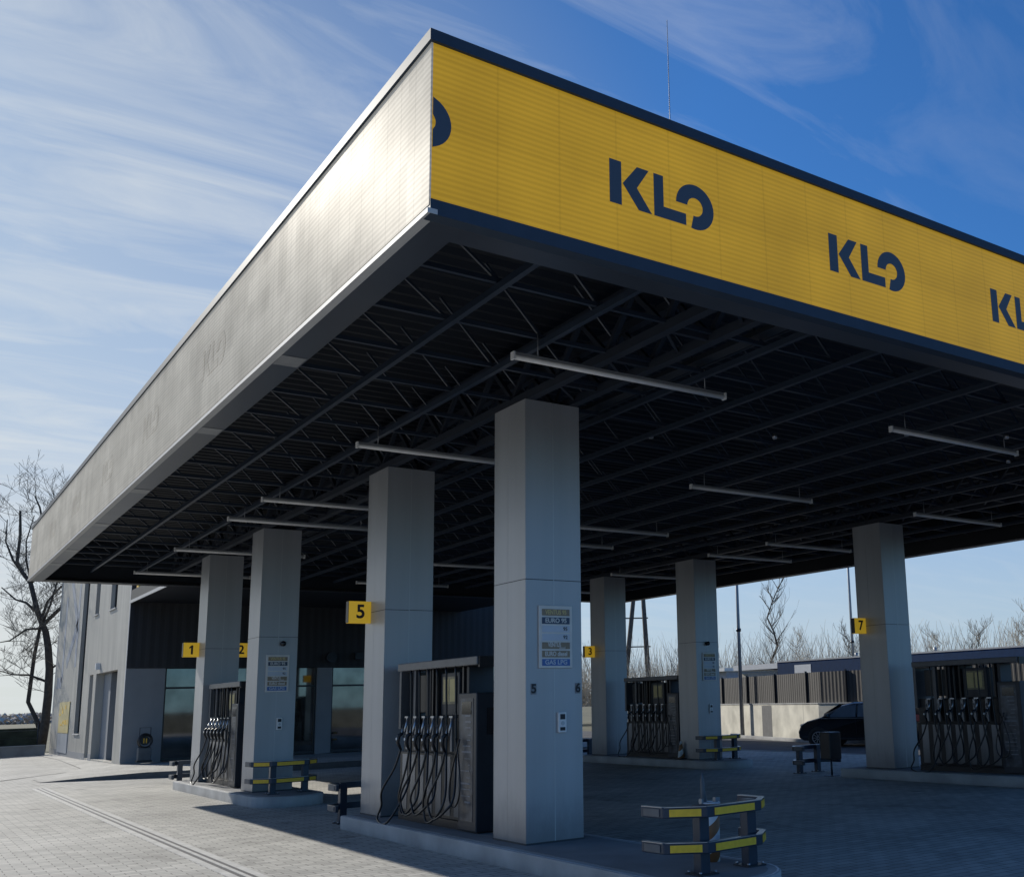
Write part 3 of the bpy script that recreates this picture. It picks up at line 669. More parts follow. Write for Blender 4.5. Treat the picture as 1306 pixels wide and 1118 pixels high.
def box_unit(x, y, z, label):
    t = thing('call_unit', label, 'call box', (x, y, z), 0, 'small call boxes on the columns')
    g = MB(); g.box(0, .10, -.035, -.003, 0, .21); g.build('housing', M['white'], t, bevel=.008)
    for z0, z1 in ((.135, .19), (.02, .055)):
        g = MB(); g.box(.02, .08, -.038, -.0355, z0, z1); g.build('button_panel', M['ink'], t)
    g = MB(); g.cyl((.05, -.0365, .095), .022, -.004, 'y', n=14); g.build('speaker_grille', M['grey'], t)
    return t
box_unit(5.745, 9.670, 1.275, 'small white call box at waist height on the nearest column')
box_unit(5.735, 19.442, 1.235, 'small white call box on the column behind the striped barrier')
box_unit(15.70, 19.442, 1.22, 'small white call box on the dim column before the far wall')
def dome(x, y, z, label):
    t = thing('camera_dome', label, 'security camera', (x, y, z), 0, 'dome cameras on the columns')
    g = MB(); g.cyl((0, -.03, 0), .045, .028, 'y', n=18); g.build('mount', M['black'], t)
    bm = bmesh.new(); bmesh.ops.create_uvsphere(bm, u_segments=16, v_segments=10, radius=.05)
    for f in bm.faces: f.smooth = True
    k = MB(); k.bm.free(); k.bm = bm; k.build('lens_dome', M['window'], t, loc=(0, -.05, 0))
dome(5.79, 19.44, 2.76, 'small black dome camera above the board on the column behind the striped barrier')
dome(15.70, 19.44, 2.85, 'small black dome camera on the dim column before the far wall')

# ------------------------------------------------------------------ hanging tube lights
LX = (4.37, 9.497, 14.59); LY = (8.073, 11.998, 15.95, 17.88, 21.80, 25.856)
def make_light():
    t = thing('tube_light', '', 'tube light', (0,0,0), 0, 'long white tube lights hung under the canopy')
    g = MB(); g.tube([(0, 0, 0), (2.487, 0, 0)], .024, n=12); g.build('diffuser', M['tube'], t)
    g = MB(); g.box(0.01, 2.477, -.018, .018, .018, .045); g.build('rail', M['post'], t)
    for b in ((-.02, -.001), (2.488, 2.507)):
        g = MB(); g.box(*b, -.03, .03, -.028, .045); g.build('end_cap', M['white'], t)
    for x in (.25, 2.24):
        g = MB(); g.tube([(x, 0, .045), (x, 0, .26)], .006, n=5); g.build('hanger', M['post'], t)
    return t
L0 = None
rown = ['frontmost', 'second', 'third', 'fourth', 'fifth', 'rearmost']; coln = ['left', 'middle', 'right']
for i, x in enumerate(LX):
    for j, y in enumerate(LY):
        if i == 2 and j == 0: continue
        l = 'unlit white tube light, %s from the front in the %s line of lights' % (rown[j], coln[i])
        l = l.replace('frontmost from the front', 'frontmost').replace('rearmost from the front', 'rearmost')
        if L0 is None: L0 = make_light(); L0['label'] = l; L0.location = (x, y, 4.70)
        else: dup(L0, (x, y, 4.70), 0, l)

# small chrome discs added to stand in for glinting reflections
for k, (x, y, l) in enumerate([(9.0, 9.6, 'nearest'), (10.4, 8.6, 'second'), (11.7, 8.0, 'third'), (7.6, 10.4, 'leftmost'), (13.0, 8.9, 'rightmost')]):
    t = thing('ceiling_glint', 'tiny round metal disc added as a glint under the dark ceiling, %s of a scattered row' % l, 'added glint', (x, y, 4.86))
    g = MB(); g.cyl((0,0,0), .03, .06, 'z', n=10); g.build('housing', M['chrome'], t)

# ------------------------------------------------------------------ impact barriers
def make_barrier():
    t = thing('impact_barrier', '', 'barrier', (0,0,0), 0, 'dark two-rail impact barriers at the island ends')
    # local origin = island top, centre of front; +y points to the column
    P = [(-.56,.46),(-.54,.20),(-.26,0),(.36,.06),(.56,.24),(.56,.54)]
    for z in (.46, .18):
        g = MB(); th = .045
        for a, b in zip(P[:-1], P[1:]):
            A, B = Vector((*a, z+.045)), Vector((*b, z+.045)); d = (B-A).normalized()*.012
            g.bar(A-d, B+d, th, .085)
        rl = g.build('rail', M['navy'], t, bevel=.008)
        g = MB()
        for a, b in zip(P[:-1], P[1:]):
            A, B = Vector((*a, z+.090)), Vector((*b, z+.090)); g.bar(A, B, th+.008, .005)
        g.build('rail_cap', M['chrome'], rl)
        for i, (a, b) in enumerate(zip(P[:-1], P[1:])):
            A, B = Vector((*a, z+.045)), Vector((*b, z+.045)); d = (B-A).normalized(); nrm = Vector((d.y, -d.x, 0))
            g = MB(); L = (B-A).length
            g.bar(A+d*L*.12+nrm*.026, B-d*L*.12+nrm*.026, .006, .058)
            g.build('reflector', M['yellow'] if 0 < i < 4 else M['endgrey'], rl)
    for (px, py) in ((-.21, .14), (.36, .20)):
        g = MB(); g.box(px-.05, px+.05, py-.05, py+.05, 0, .55); ps = g.build('post', M['navy'], t, bevel=.006)
        g = MB(); g.box(px-.10, px+.10, py-.10, py+.10, 0, .012); g.build('base_plate', M['dark'], ps)
        for a in (-1, 1):
            for b in (-1, 1):
                g = MB(); g.cyl((px+a*.078, py+b*.078, .012), .012, .02, 'z', n=6); g.build('bolt', M['chrome'], ps)
    return t
B0 = make_barrier(); B0['label'] = 'nearest dark two-rail barrier with yellow reflective strips at the front island tip'; B0.location = (5.75, 6.88, KH+.004)
dup(B0, (5.72, 18.62, KH+.004), 0, 'yellow striped two-rail barrier at the foot of the sunlit sided column')
dup(B0, (15.75, 18.85, KH+.004), 0, 'small dim two-rail barrier in front of the far wall')
dup(B0, (5.72, 15.12, .0), math.pi, 'dark barrier seen end-on beside the column with the yellow 5')
dup(B0, (5.72, 25.15, .0), math.pi, 'dark barrier seen end-on left of the leftmost column')
dup(B0, (15.72, 25.2, .0), math.pi, 'dark barrier just visible behind the number 3 column')
dup(B0, (15.72, 16.3, .0), math.pi, 'dark barrier in front of the parked car, left of the number 7 column')

# striped bin with a squeegee, behind the nearest barrier
t = thing('squeegee_bin', 'brown and white striped bin holding a grey squeegee behind the nearest barrier', 'bin', (6.03, 7.50, KH+.004))
g = MB(); g.tube([(0,0,0),(0,0,.50)], [.075,.085], n=20); g.build('bin_body', M['stripes'], t)
g = MB(); g.torus((0,0,.50), .085, .008, 'z'); g.build('bin_rim', M['white'], t)
for b in ((-.11,-.05,-.02,.02,.46,.54), (.05,.10,-.02,.02,.48,.54)):
    g = MB(); g.box(*b); g.build('hook', M['post'], t)
g = MB(); g.tube([(-.07,0,.45),(-.075,0,.60),(-.08,0,.70),(-.08,0,.76)], [.028,.024,.017,.006], n=10); g.build('squeegee_handle', M['endgrey'], t)
t = thing('traffic_cone', 'small striped traffic cone beside the far dark pump', 'cone', (15.30, 20.05, KH+.004))
g = MB(); g.tube([(0,0,.03),(0,0,.42)], [.09,.02], n=16); g.build('cone_body', M['stripes'], t)
g = MB(); g.box(-.12,.12,-.12,.12,0,.03); g.build('cone_base', M['black'], t)
t = thing('waste_bin', 'black waste bin on a thin leg beside the number 7 column', 'bin', (15.22, 15.05, 0))
g = MB(); g.box(-.16,.16,-.14,.14,.32,.85); g.build('bin_body', M['black'], t, bevel=.02)
g = MB(); g.cyl((0,0,0), .02, .34, n=8); g.box(-.12,.12,-.1,.1,0,.012); g.build('leg', M['dark'], t)

# ------------------------------------------------------------------ shop building
bd = thing('shop_building', 'two storey petrol station shop with light ribbed side wall and dark glazed front', 'building', (5.95, 35.5, 0))
BX, BY, BXE, BYE, BH = 5.95, 35.5, 21.6, 51.6, 9.0
def bb(name, mat, boxes, parent=bd, bevel=0):
    if name in ('front_pier', 'plinth', 'shop_interior', 'door_recess') and len(boxes) > 1:
        return [bb(name, mat, [b], parent, bevel) for b in boxes][0]
    g = MB()
    for b in boxes: g.box(b[0]-BX, b[1]-BX, b[2]-BY, b[3]-BY, b[4], b[5])
    return g.build(name, mat, parent, bevel)
# side wall built around its openings (list of y0,y1,z0,z1)
openings = [(43.9,45.2,.9,8.0),(41.4,42.25,5.07,7.0),(37.95,39.15,5.0,7.0),(41.6,42.4,.1,2.96),(36.95,41.0,.1,2.96)]
ys = sorted({BY, BYE, *[o[0] for o in openings], *[o[1] for o in openings]}); zs_ = sorted({0, BH, *[o[2] for o in openings], *[o[3] for o in openings]})
wl = []
for a, b in zip(ys[:-1], ys[1:]):
    z = 0; segs = []
    for c, e in zip(zs_[:-1], zs_[1:]):
        my, mz = (a+b)/2, (c+e)/2
        if not any(o[0] < my < o[1] and o[2] < mz < o[3] for o in openings):
            if segs and abs(segs[-1][1]-c) < 1e-6: segs[-1][1] = e
            else: segs.append([c, e])
    for c, e in segs: wl.append((BX, BX+.25, a, b, c, e))
bb('side_wall', M['cladding'], wl)
bb('plinth', M['greywall'], [(BX-.006, BX-.001, 41.0, 41.6, .02, .25), (BX-.006, BX-.001, 42.4, 51.6, .02, .25)])
for (a, b, c, e) in openings[:3]:
    f = bb('window', M['window'], [(BX+.16, BX+.19, a, b, c, e)])
    bb('frame', M['frame'], [(BX+.12, BX+.159, a, a+.06, c, e), (BX+.12, BX+.159, b-.06, b, c, e), (BX+.12, BX+.159, a+.06, b-.06, c, c+.06)], f)
    bb('sill', M['trim_light'], [(BX-.05, BX+.12, a-.02, b+.02, c-.04, c-.002)], f)
bb('side_door', M['dark'], [(BX+.15, BX+.2, 41.6, 42.4, .1, 2.96)])
bb('door_recess', M['greywall'], [(BX+1.1, BX+1.15, 36.95, 41.0, .1, 2.96), (BX+.251, BX+1.1, 39.6, 41.0-.002, .1, 2.95)])
dd = bb('glazed_door', M['glass'], [(BX+.55, BX+.58, 37.0, 39.6, .15, 2.35)])
bb('door_frame', M['post'], [(BX+.53, BX+.6, 36.96, 37.04, .1, 2.9), (BX+.53, BX+.6, 38.25, 38.32, .1, 2.36), (BX+.53, BX+.6, 39.52, 39.598, .1, 2.9), (BX+.53, BX+.6, 37.04, 39.52, 2.36, 2.44)], dd)
bb('door_handle', M['chrome'], [(BX+.48, BX+.51, 38.1, 38.14, .9, 1.5)], dd)
bb('transom_panel', M['dark'], [(BX+.55, BX+.58, 37.04, 39.52, 2.44, 2.94)])
bb('corner_trim', M['trim_light'], [(BX-.012, BX-.001, BY-.012, BY+.12, .16, BH)])
lp = bb('wall_lamp', M['white'], [(BX-.14, BX-.002, 40.3, 40.42, 3.08, 3.3)])
# front: lower grey pier, glazing, piers, dark upper wall
bb('front_pier', M['greywall'], [(BX-.002, 7.05, BY-.02, BY-.001, .1, 2.93), (7.0, 7.05, BY, BY+.3, .1, 2.93), (11.76, 12.27, BY-.02, BY+.3, .1, 2.93), (17.0, 17.5, BY-.02, BY+.3, .1, 2.93), (20.9, BXE, BY-.001, BY+.3, .1, 2.93)])
bb('upper_front', M['darkwall'], [(BX+.002, BXE, BY-.04, BY+.3, 2.935, BH)])
bb('rear_wall', M['greywall'], [(BX, BXE, BYE, BYE+.2, 0, BH)]); bb('east_wall', M['greywall'], [(BXE-.2, BXE-.001, BY+.3, BYE, 0, BH)])
bb('roof', M['dark'], [(BX+.01, BXE-.01, BY+.01, BYE, BH-.3, BH-.1)])
bb('parapet_cap', M['trim_light'], [(BX-.04, BX+.3, BY-.06, BYE, BH+.001, BH+.06)])
bb('shop_interior', simple('interior_dark', (.03,.03,.032), rough=.7), [(BX+1.2, BXE-.3, BY+5, BY+5.1, .1, 2.93), (BX+1.2, BXE-.3, BY+.35, BY+5, 2.95, 3.0)])
def pane(x0, x1):
    f = bb('window', M['glass'], [(x0+.05, x1-.05, BY+.10, BY+.12, .2, 2.92)])
    bb('frame', M['frame'], [(x0, x0+.05, BY+.05, BY+.16, .12, 2.93), (x1-.05, x1, BY+.05, BY+.16, .12, 2.93), (x0+.05, x1-.05, BY+.06, BY+.15, 2.30, 2.36), (x0+.05, x1-.05, BY+.06, BY+.15, .12, .2)], f)
for s, e, n_ in ((7.051, 11.759, 3), (12.271, 16.999, 3), (17.501, 20.899, 2)):
    for i in range(n_): pane(s+(e-s)*i/n_, s+(e-s)*(i+1)/n_)
# faint letters and poster on the side wall
g = MB()
def strokeYZ(g, a, b, wd):
    g.bar((-.004, a[0]-BY, a[1]), (-.004, b[0]-BY, b[1]), wd, .004, up=(1,0,0))
for a, b in (((46.2,3.4),(46.2,6.6)),((46.3,5.0),(48.6,7.0)),((46.3,5.0),(48.6,3.6)),((49.6,2.9),(49.6,6.4)),((49.6,2.9),(51.0,2.9))): strokeYZ(g, a, b, .45)
g.build('wall_lettering', M['mural'], bd)
ps = bb('poster', M['gold'], [(BX-.03, BX-.008, 46.6, 49.4, .9, 2.1)])
g = MB(); random.seed(5)
for i in range(9):
    y = 46.8+random.random()*2.2; z = 1.05+random.random()*.8
    g.box(-.034, -.0305, y-BY, y-BY+.12+random.random()*.3, z, z+.06+random.random()*.14)
g.build('poster_print', M['yellow'], ps)
bb('poster_lower', M['grey'], [(BX-.028, BX-.008, 46.65, 49.35, .14, .88)])
# link roof between shop and canopy
bb('link_roof', M['deck'], [(BX-.02, 17.0, 28.6, BY-.042, 4.95, 5.3)])
bb('link_roof_edge', M['trim_light'], [(BX-.045, BX-.021, 28.6, BY-.02, 4.90, 4.99)])
bb('yellow_roof_sign', M['yellow'], [(BX+.03, BX+.22, 34.6, 34.9, 5.3, 5.75)])
# wall lamps on the front
for x, sz in ((12.17, .17), (13.15, .13)):
    g = MB()
    if sz > .15:
        g.cyl((x-BX, -.25, 3.26), sz, .2, 'y', n=18)
    else: g.box(x-BX-.17, x-BX+.17, -.22, -.041, 3.2, 3.42)
    g.build('front_lamp', M['dark'], bd)
# shop display behind the glass seen as dim shelves
for i, x in enumerate((8.2, 10.2, 13.4, 15.2)):
    pass

# hose reel station by the shop corner
t = thing('hose_reel_stand', 'small black hose reel trolley with yellow marks by the shop corner', 'hose reel', (6.45, 34.75, .16))
g = MB(); g.box(-.18,.18,-.12,.12,0,.42); g.build('box', M['endgrey'], t, bevel=.02)
g = MB(); g.box(-.2,.2,-.14,.14,.0,.06); g.build('foot', M['black'], t)
g = MB(); g.torus((0,-.08,.62), .19, .022, 'y'); g.torus((0,-.03,.62), .20, .022, 'y'); g.torus((0,-.12,.60), .17, .02, 'y'); g.build('hose', M['rubber'], t)
g = MB(); g.cyl((0,-.06,.62), .13, .1, 'y', n=20); dr = g.build('drum', M['dark'], t)
g = MB(); g.box(-.05,-.02,-.064,-.061,.55,.69); g.box(.02,.05,-.064,-.061,.55,.69); g.build('yellow_mark', M['yellow'], dr)
g = MB(); g.tube([(-.15,0,.42),(-.15,0,1.0),(.15,0,1.0),(.15,0,.42)], .012, n=6); g.build('handle', M['dark'], t)

# ------------------------------------------------------------------ lightning rods on the roof
for x, y, h_, l in ((9.30, 12.0, 12.45, 'tall thin lightning rod rising above the middle of the yellow fascia'), (17.6, 12.0, 9.3, 'short thin lightning rod at the right edge of the canopy roof')):
    t = thing('lightning_rod', l, 'lightning rod', (x, y, 5.76))
    g = MB(); g.tube([(0,0,0),(0,0,(h_-5.76)*.55),(0,0,h_-5.76)], [.012,.010,.005], n=6); g.build('mast', M['post'], t)
    g = MB(); g.cyl((0,0,0), .15, .06, n=12); g.build('foot', M['kerb'], t)

# ------------------------------------------------------------------ far wall, fence and buildings beyond
WP = [Vector((30.6, 42.3, 0)), Vector((25.42, 25.6, 0)), Vector((26.6, 4.0, 0))]
def wall_run(parent, name, mat, o0, o1, z0, z1, a, b, s0=None, s1=None):
    """box along a wall run; offsets are measured towards the forecourt"""
    d = (b-a).normalized(); nrm = Vector((d.y, -d.x, 0)); L = (b-a).length
    s0 = 0 if s0 is None else s0; s1 = L if s1 is None else s1
    g = MB(); P = [a+d*s0+nrm*o0, a+d*s1+nrm*o0, a+d*s1+nrm*o1, a+d*s0+nrm*o1]
    lo = [g.bm.verts.new((p.x-WP[0].x, p.y-WP[0].y, z0)) for p in P]; hi = [g.bm.verts.new((p.x-WP[0].x, p.y-WP[0].y, z1)) for p in P]
    g.bm.faces.new(lo[::-1]); g.bm.faces.new(hi)
    for i in range(4): g.bm.faces.new((lo[i], lo[(i+1)%4], hi[(i+1)%4], hi[i]))
    return g.build(name, mat, parent)
w_ = thing('concrete_wall', 'sunlit pale concrete retaining wall across the back at right', 'wall', WP[0])
kb = thing('wall_kerb', 'pale kerb line along the foot of the far concrete wall', 'kerb', WP[0])
fe = thing('metal_fence', 'dark ribbed sheet metal fence standing on the concrete wall', 'fence', WP[0])
for a, b in zip(WP[:-1], WP[1:]):
    wall_run(w_, 'wall_body', M['wall'], -.3, 0, -.1, 1.26, a, b); wall_run(w_, 'coping', M['kerb'], -.32, .02, 1.262, 1.30, a, b)
    wall_run(kb, 'kerb_stone', M['kerb'], .25, .42, -.05, .11, a, b); wall_run(fe, 'sheet', M['fence'], -.16, -.12, 1.30, 2.33, a, b)
    L = (b-a).length; q = 1.2
    while q < L:
        wall_run(fe, 'fence_post', M['black'], -.12, -.05, 1.30, 2.38, a, b, q-.02, q+.02); q += 2.55
wall_run(w_, 'service_door', simple('wall_door_grey', (.13,.13,.13), rough=.6), .001, .005, .02, 1.22, WP[0], WP[1], 12.9, 13.75)

t = thing('blue_fascia_building', 'long low building with deep blue roof fascia behind the metal fence', 'building', (32, 8, 0))
g = MB(); g.box(0, 9, 0, 26.3, -.2, 2.42); g.build('wall', M['greywall'], t)
g = MB(); g.box(-.35, 9.3, -.3, 26.3, 2.42, 3.0); g.build('roof_fascia', M['blue'], t)
g = MB(); g.box(-.37, 9.3, -.3, 26.3, 3.002, 3.06); g.build('roof_edge', M['trim_light'], t)
for i in range(6):
    g = MB(); g.cyl((1.2, 2+i*4.2, 3.06), .07, .22, n=8); g.build('roof_vent', M['post'], t)
g = MB(); g.box(-.36, -.352, 24.2, 25.2, 2.5, 2.85); g.build('fascia_sign', M['white'], t)
t = thing('white_cabin', 'small pale cabin with flat roof beside the blue fascia building', 'building', (32, 34.4, 0))
g = MB(); g.box(0, 5, 0, 2.7, 0, 2.6); g.build('wall', M['wall'], t)
g = MB(); g.box(-.3, 5.2, -.05, 2.95, 2.75, 2.98); g.build('roof', M['white'], t)
g = MB(); g.box(-.012, -.002, .3, 2.3, 2.1, 2.62); g.build('window', M['board'], t)
t = thing('pale_blue_shed', 'distant pale blue shed with white roof above the far pump', 'shed', (38.5, 49, 0))
g = MB(); g.box(0, 4, -3, .8, 0, 3.0); g.build('wall', M['mural'], t)
g = MB(); g.box(-.3, 4.2, -3.2, 1.0, 3.0, 3.18); g.build('roof', M['white'], t)

def lamp_post(x, y, h_, label, lean=0):
    t = thing('lamp_post', label, 'lamp post', (x, y, 0), 0, 'slim lamp posts beyond the forecourt')
    g = MB(); g.tube([(0,0,0),(0,0,h_*.5),(0,0,h_)], [.085,.065,.045], n=10); g.build('pole', M['post'], t)
    g = MB(); g.bar((0,0,h_-.02), (-1.2,.4,h_+.15), .05, .05); g.build('arm', M['post'], t)
    g = MB(); g.bar((-1.1,.37,h_+.13), (-1.7,.57,h_+.2), .22, .08); g.build('lamp_head', M['grey'], t)
    g = MB(); g.box(-.14,.14,-.1,.1,0,.02); g.cyl((0,0,4.1), .1, .12, n=10); g.build('collar', M['dark'], t)
lamp_post(26.95, 31.35, 9.5, 'grey lamp post at the foot of the concrete wall')
lamp_post(39.6, 37.2, 12.5, 'thin dark lamp post standing behind the blue fascia building')

# A-frame timber utility pole
t = thing('utility_pole', 'leaning timber A-frame utility pole seen between the far pump columns', 'utility pole', (40.3, 57.0, 0))
for a, b in (((.55,-.35,0),(.15,-.1,10.5)), ((-1.1,.75,0),(-.05,.1,10.5))):
    g = MB(); g.tube([a, b], [.20,.13], n=9); g.build('pole', M['wood'], t)
for a, b, w2 in (((-1.0,.6,8.3), (.7,-.4,8.3), .1), ((-.9,.5,6.9), (.5,-.3,6.9), .08), ((-1.6,1.1,9.6), (1.6,-1.1,9.6), .12), ((-.8,.5,5.0), (.6,-.4,5.0), .08)):
    g = MB(); g.bar(a, b, w2, w2); g.build('crossarm', M['wood'], t)
for s in (-.9,-.3,.4,.9):
    g = MB(); g.cyl((s*1.2,-s*.85,9.65), .05, .16, n=8); g.build('insulator', M['dark'], t)

# ------------------------------------------------------------------ parked car (side view, nose to the left of the picture)
def make_car(loc, heading):
    t = thing('parked_car', 'black compact people carrier parked in front of the concrete wall', 'car', loc, heading)
    # local: +x = nose, width along y
    W = .90
    prof = [(-2.08,.34),(-2.14,.62),(-2.10,.92),(-2.04,1.10),(-1.80,1.38),(-1.35,1.50),(-.6,1.56),(.15,1.55),(.55,1.47),(1.12,1.13),(1.30,1.03),(1.80,.90),(2.04,.76),(2.14,.55),(2.12,.34),(1.95,.24),(-1.95,.24)]
    def half(zv):   # half width by height
        return W*(1-.0*max(0,zv)) if zv < .95 else W-(zv-.95)*.34
    bm = bmesh.new(); secs = 9; rows = []
    for k in range(secs):
        f = -1+2*k/(secs-1); ring_ = []
        for (x, z) in prof:
            hw = half(z); e = abs(f)
            xs = x*(1-.055*e**3) ; zz = z-(.05*e**3 if z > 1.2 else 0)-(.02*e**4)
            ring_.append(bm.verts.new((xs, hw*(math.copysign(abs(f)**.75, f)), zz)))
        rows.append(ring_)
    n = len(prof)
    for k in range(secs-1):
        for i in range(n):
            fc = bm.faces.new((rows[k][i], rows[k][(i+1)%n], rows[k+1][(i+1)%n], rows[k+1][i])); fc.smooth = True
    bm.faces.new(rows[0]); bm.faces.new(rows[-1][::-1])
    mb = MB(); mb.bm.free(); mb.bm = bm; body = mb.build('body', M['carpaint'], t, bevel=.03)
    for s in (-1, 1):
        y = s*(W+.004)
        def sideglass(pts, name='side_window'):
            g = MB(); P = [(x, s*(half(z)+.006-(.05*.0)), z) for x, z in pts]; Q = [(x, s*(half(z)-.05), z) for x, z in pts]
            a = [g.bm.verts.new(p) for p in P]; b = [g.bm.verts.new(q) for q in Q]; g.bm.faces.new(a); g.bm.faces.new(b[::-1]); m_ = len(a)
            for i in range(m_): g.bm.faces.new((a[i], b[i], b[(i+1)%m_], a[(i+1)%m_]))
            return g.build(name, M['carglass'], t)
        sideglass([(.02,1.02),(1.0,1.02),(.56,1.36),(.30,1.42),(.02,1.44)]); sideglass([(-.95,1.02),(-.05,1.02),(-.05,1.44),(-.6,1.44),(-.90,1.41)]); sideglass([(-1.62,1.10),(-1.02,1.05),(-1.0,1.40),(-1.35,1.36)])
        g = MB(); g.bar((-1.75, s*(W+.004), .985), (1.2, s*(W+.004), .985), .012, .014); g.build('waist_trim', M['chrome'], t)
        g = MB(); g.bar((-1.1, s*(W+.006), .28), (1.1, s*(W+.006), .28), .02, .05); g.build('sill_trim', M['black'], t)
        g = MB(); g.bar((.92, s*(W+.02), 1.04), (.98, s*(W+.18), 1.10), .16, .13); g.build('mirror', M['carpaint'], t, bevel=.03)
        g = MB(); g.bar((1.80, s*(W-.16), .76), (2.03, s*(W-.30), .70), .12, .15); g.build('headlight', M['lamp_glass'], t, bevel=.02)
        for dx in (-.0, -1.0):
            g = MB(); g.bar((dx, s*(W+.003), .45), (dx, s*(W+.003), .98), .006, .008); g.build('door_gap', M['black'], t)
            g = MB(); g.bar((dx+.05+.1, s*(W+.012), .90), (dx+.30, s*(W+.012), .90), .015, .025); g.build('door_handle', M['carpaint'], t)
    g = MB()
    for (x, z, x2, z2) in ((.62,1.455,1.14,1.13),):
        g.quad([(x+.012,-.66,z+.012),(x+.012,.66,z+.012),(x2+.012,.76,z2+.012),(x2+.012,-.76,z2+.012)])
    g.build('windscreen', M['carglass'], t)
    g = MB(); g.bar((2.135,-.5,.42),(2.135,.5,.42), .03, .14); g.build('grille', M['black'], t)
    g = MB(); g.bar((2.155,-.26,.50),(2.155,.26,.50), .012, .11); g.build('number_plate', M['white'], t)
    for s in (-1, 1):
        g = MB(); g.bar((-2.08, s*(W-.16), .95), (-1.96, s*(W-.06), .95), .10, .22); g.build('tail_light', M['red'], t, bevel=.015)
    for x in (1.32, -1.30):
        for s in (-1, 1):
            g = MB(); g.cyl((x, s*(W-.20), .315), .37, s*.215, 'y', n=32); g.build('wheel_arch', M['black'], t)
            g = MB(); g.cyl((x, s*(W-.19), .315), .315, s*.215, 'y', n=32); wh = g.build('wheel', M['tyre'], t, bevel=.03)
            g = MB(); g.torus((x, s*(W+.027), .315), .205, .014, 'y')
            for k in range(10):
                a = 2*math.pi*k/10; g.bar((x+.03*math.cos(a), s*(W+.03), .315+.03*math.sin(a)), (x+.20*math.cos(a), s*(W+.03), .315+.20*math.sin(a)), .016, .03, up=(0,1,0))
            g.build('rim', M['rim'], wh)
    return t
car = make_car((24.3, 22.5, .009), math.atan2(.917, -.4)); car.scale = (.92, .92, .86)

# ------------------------------------------------------------------ left boundary: low wall, railing, hedge
t = thing('low_wall', 'low concrete boundary wall behind the pavement at far left', 'wall', (0, 49.6, 0))
g = MB(); g.bar((-40, -1.5-14, .16), (5.6, 1.0, .16), .3, .46); g.build('wall_body', M['lowwall'], t)
g = MB(); g.bar((-40, -1.5-14, .405), (5.6, 1.0, .405), .36, .03); g.build('coping', M['kerb'], t)
t = thing('wire_railing', 'thin wire railing above the low wall at far left', 'railing', (0, 50.2, 0))
for i in range(16):
    x = 5.4-i*2.4; y = .75+(x-5.4)*.36
    g = MB(); g.tube([(x,y,0),(x,y,1.35)], .025, n=6); g.build('post', M['dark'], t)
for z in (.7, 1.0, 1.32):
    g = MB(); g.tube([(5.4,.75,z),(-30.6,.75-12.96,z)], .009, n=5); g.build('rail', M['dark'], t)

def leafy(name, label, cat, boxes, n, size, mat, kind=None, seed=1, twig=False):
    random.seed(seed); g = MB()
    for i in range(n):
        b = random.choice(boxes); p = Vector((random.uniform(b[0],b[1]), random.uniform(b[2],b[3]), b[4]+(b[5]-b[4])*random.random()**1.3))
        a, c = random.uniform(0, 6.28), random.uniform(-1, 1)
        u = Vector((math.cos(a), math.sin(a), c))*size*random.uniform(.5, 1.2); v = Vector((-math.sin(a), math.cos(a), random.uniform(-1,1)))*size*.6
        g.bm.faces.new([g.bm.verts.new(p+q) for q in (-u-v, u-v, u+v, -u+v)])
    o = g.build(name, mat); tag(o, label, cat, kind=kind); return o
hx = [(5.2-i*2.0-2.0, 5.3-i*2.0, 51.3-i*.72, 52.6-i*.72, 0, random.uniform(.95, 1.45)) for i in range(18)]
hb_ = MB()
for i, b in enumerate(hx[:-1]): hb_.bar((b[1], (b[2]+b[3])/2, .55), (hx[i+1][1], (hx[i+1][2]+hx[i+1][3])/2, .55), 1.1, 1.1)
hcore = hb_.build('hedge_mass', M['hedge'])
hedge = leafy('hedge', 'low dark hedge behind the boundary wall at far left', 'hedge', hx, 12000, .05, M['hedge'], seed=3)
hcore.parent = hedge
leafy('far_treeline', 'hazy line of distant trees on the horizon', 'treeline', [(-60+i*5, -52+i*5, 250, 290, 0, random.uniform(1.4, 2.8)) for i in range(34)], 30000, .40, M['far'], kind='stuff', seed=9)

# ------------------------------------------------------------------ bare trees
def grow(g, p, d, length, rad, depth, spread=.55, up=.12, seg=3, tw=None):
    pts = [p.copy()]; rads = [rad]
    for i in range(seg):
        d = (d + Vector((random.uniform(-1,1), random.uniform(-1,1), random.uniform(-.6,.9)))*.16 + Vector((0,0,up*.3))).normalized()
        p = p + d*length/seg; pts.append(p.copy()); rads.append(max(.006, rad*(1-.5*(i+1)/seg)))
    (tw if (tw is not None and depth <= 2) else g).tube(pts, rads, n=4 if depth <= 2 else 7, cap=False)
    if depth <= 0: return
    nb = 3 if depth > 1 else 3
    for k in range(nb):
        i = random.randint(1, seg); b = pts[i]; t_ = random.uniform(0, 6.28)
        side = Vector((math.cos(t_), math.sin(t_), random.uniform(-.15,.7))).normalized()
        nd = (d*(1-spread)+side*spread+Vector((0,0,up))).normalized()
        grow(g, b, nd, length*random.uniform(.6,.82), rads[i]*.62, depth-1, spread, up, seg, tw)

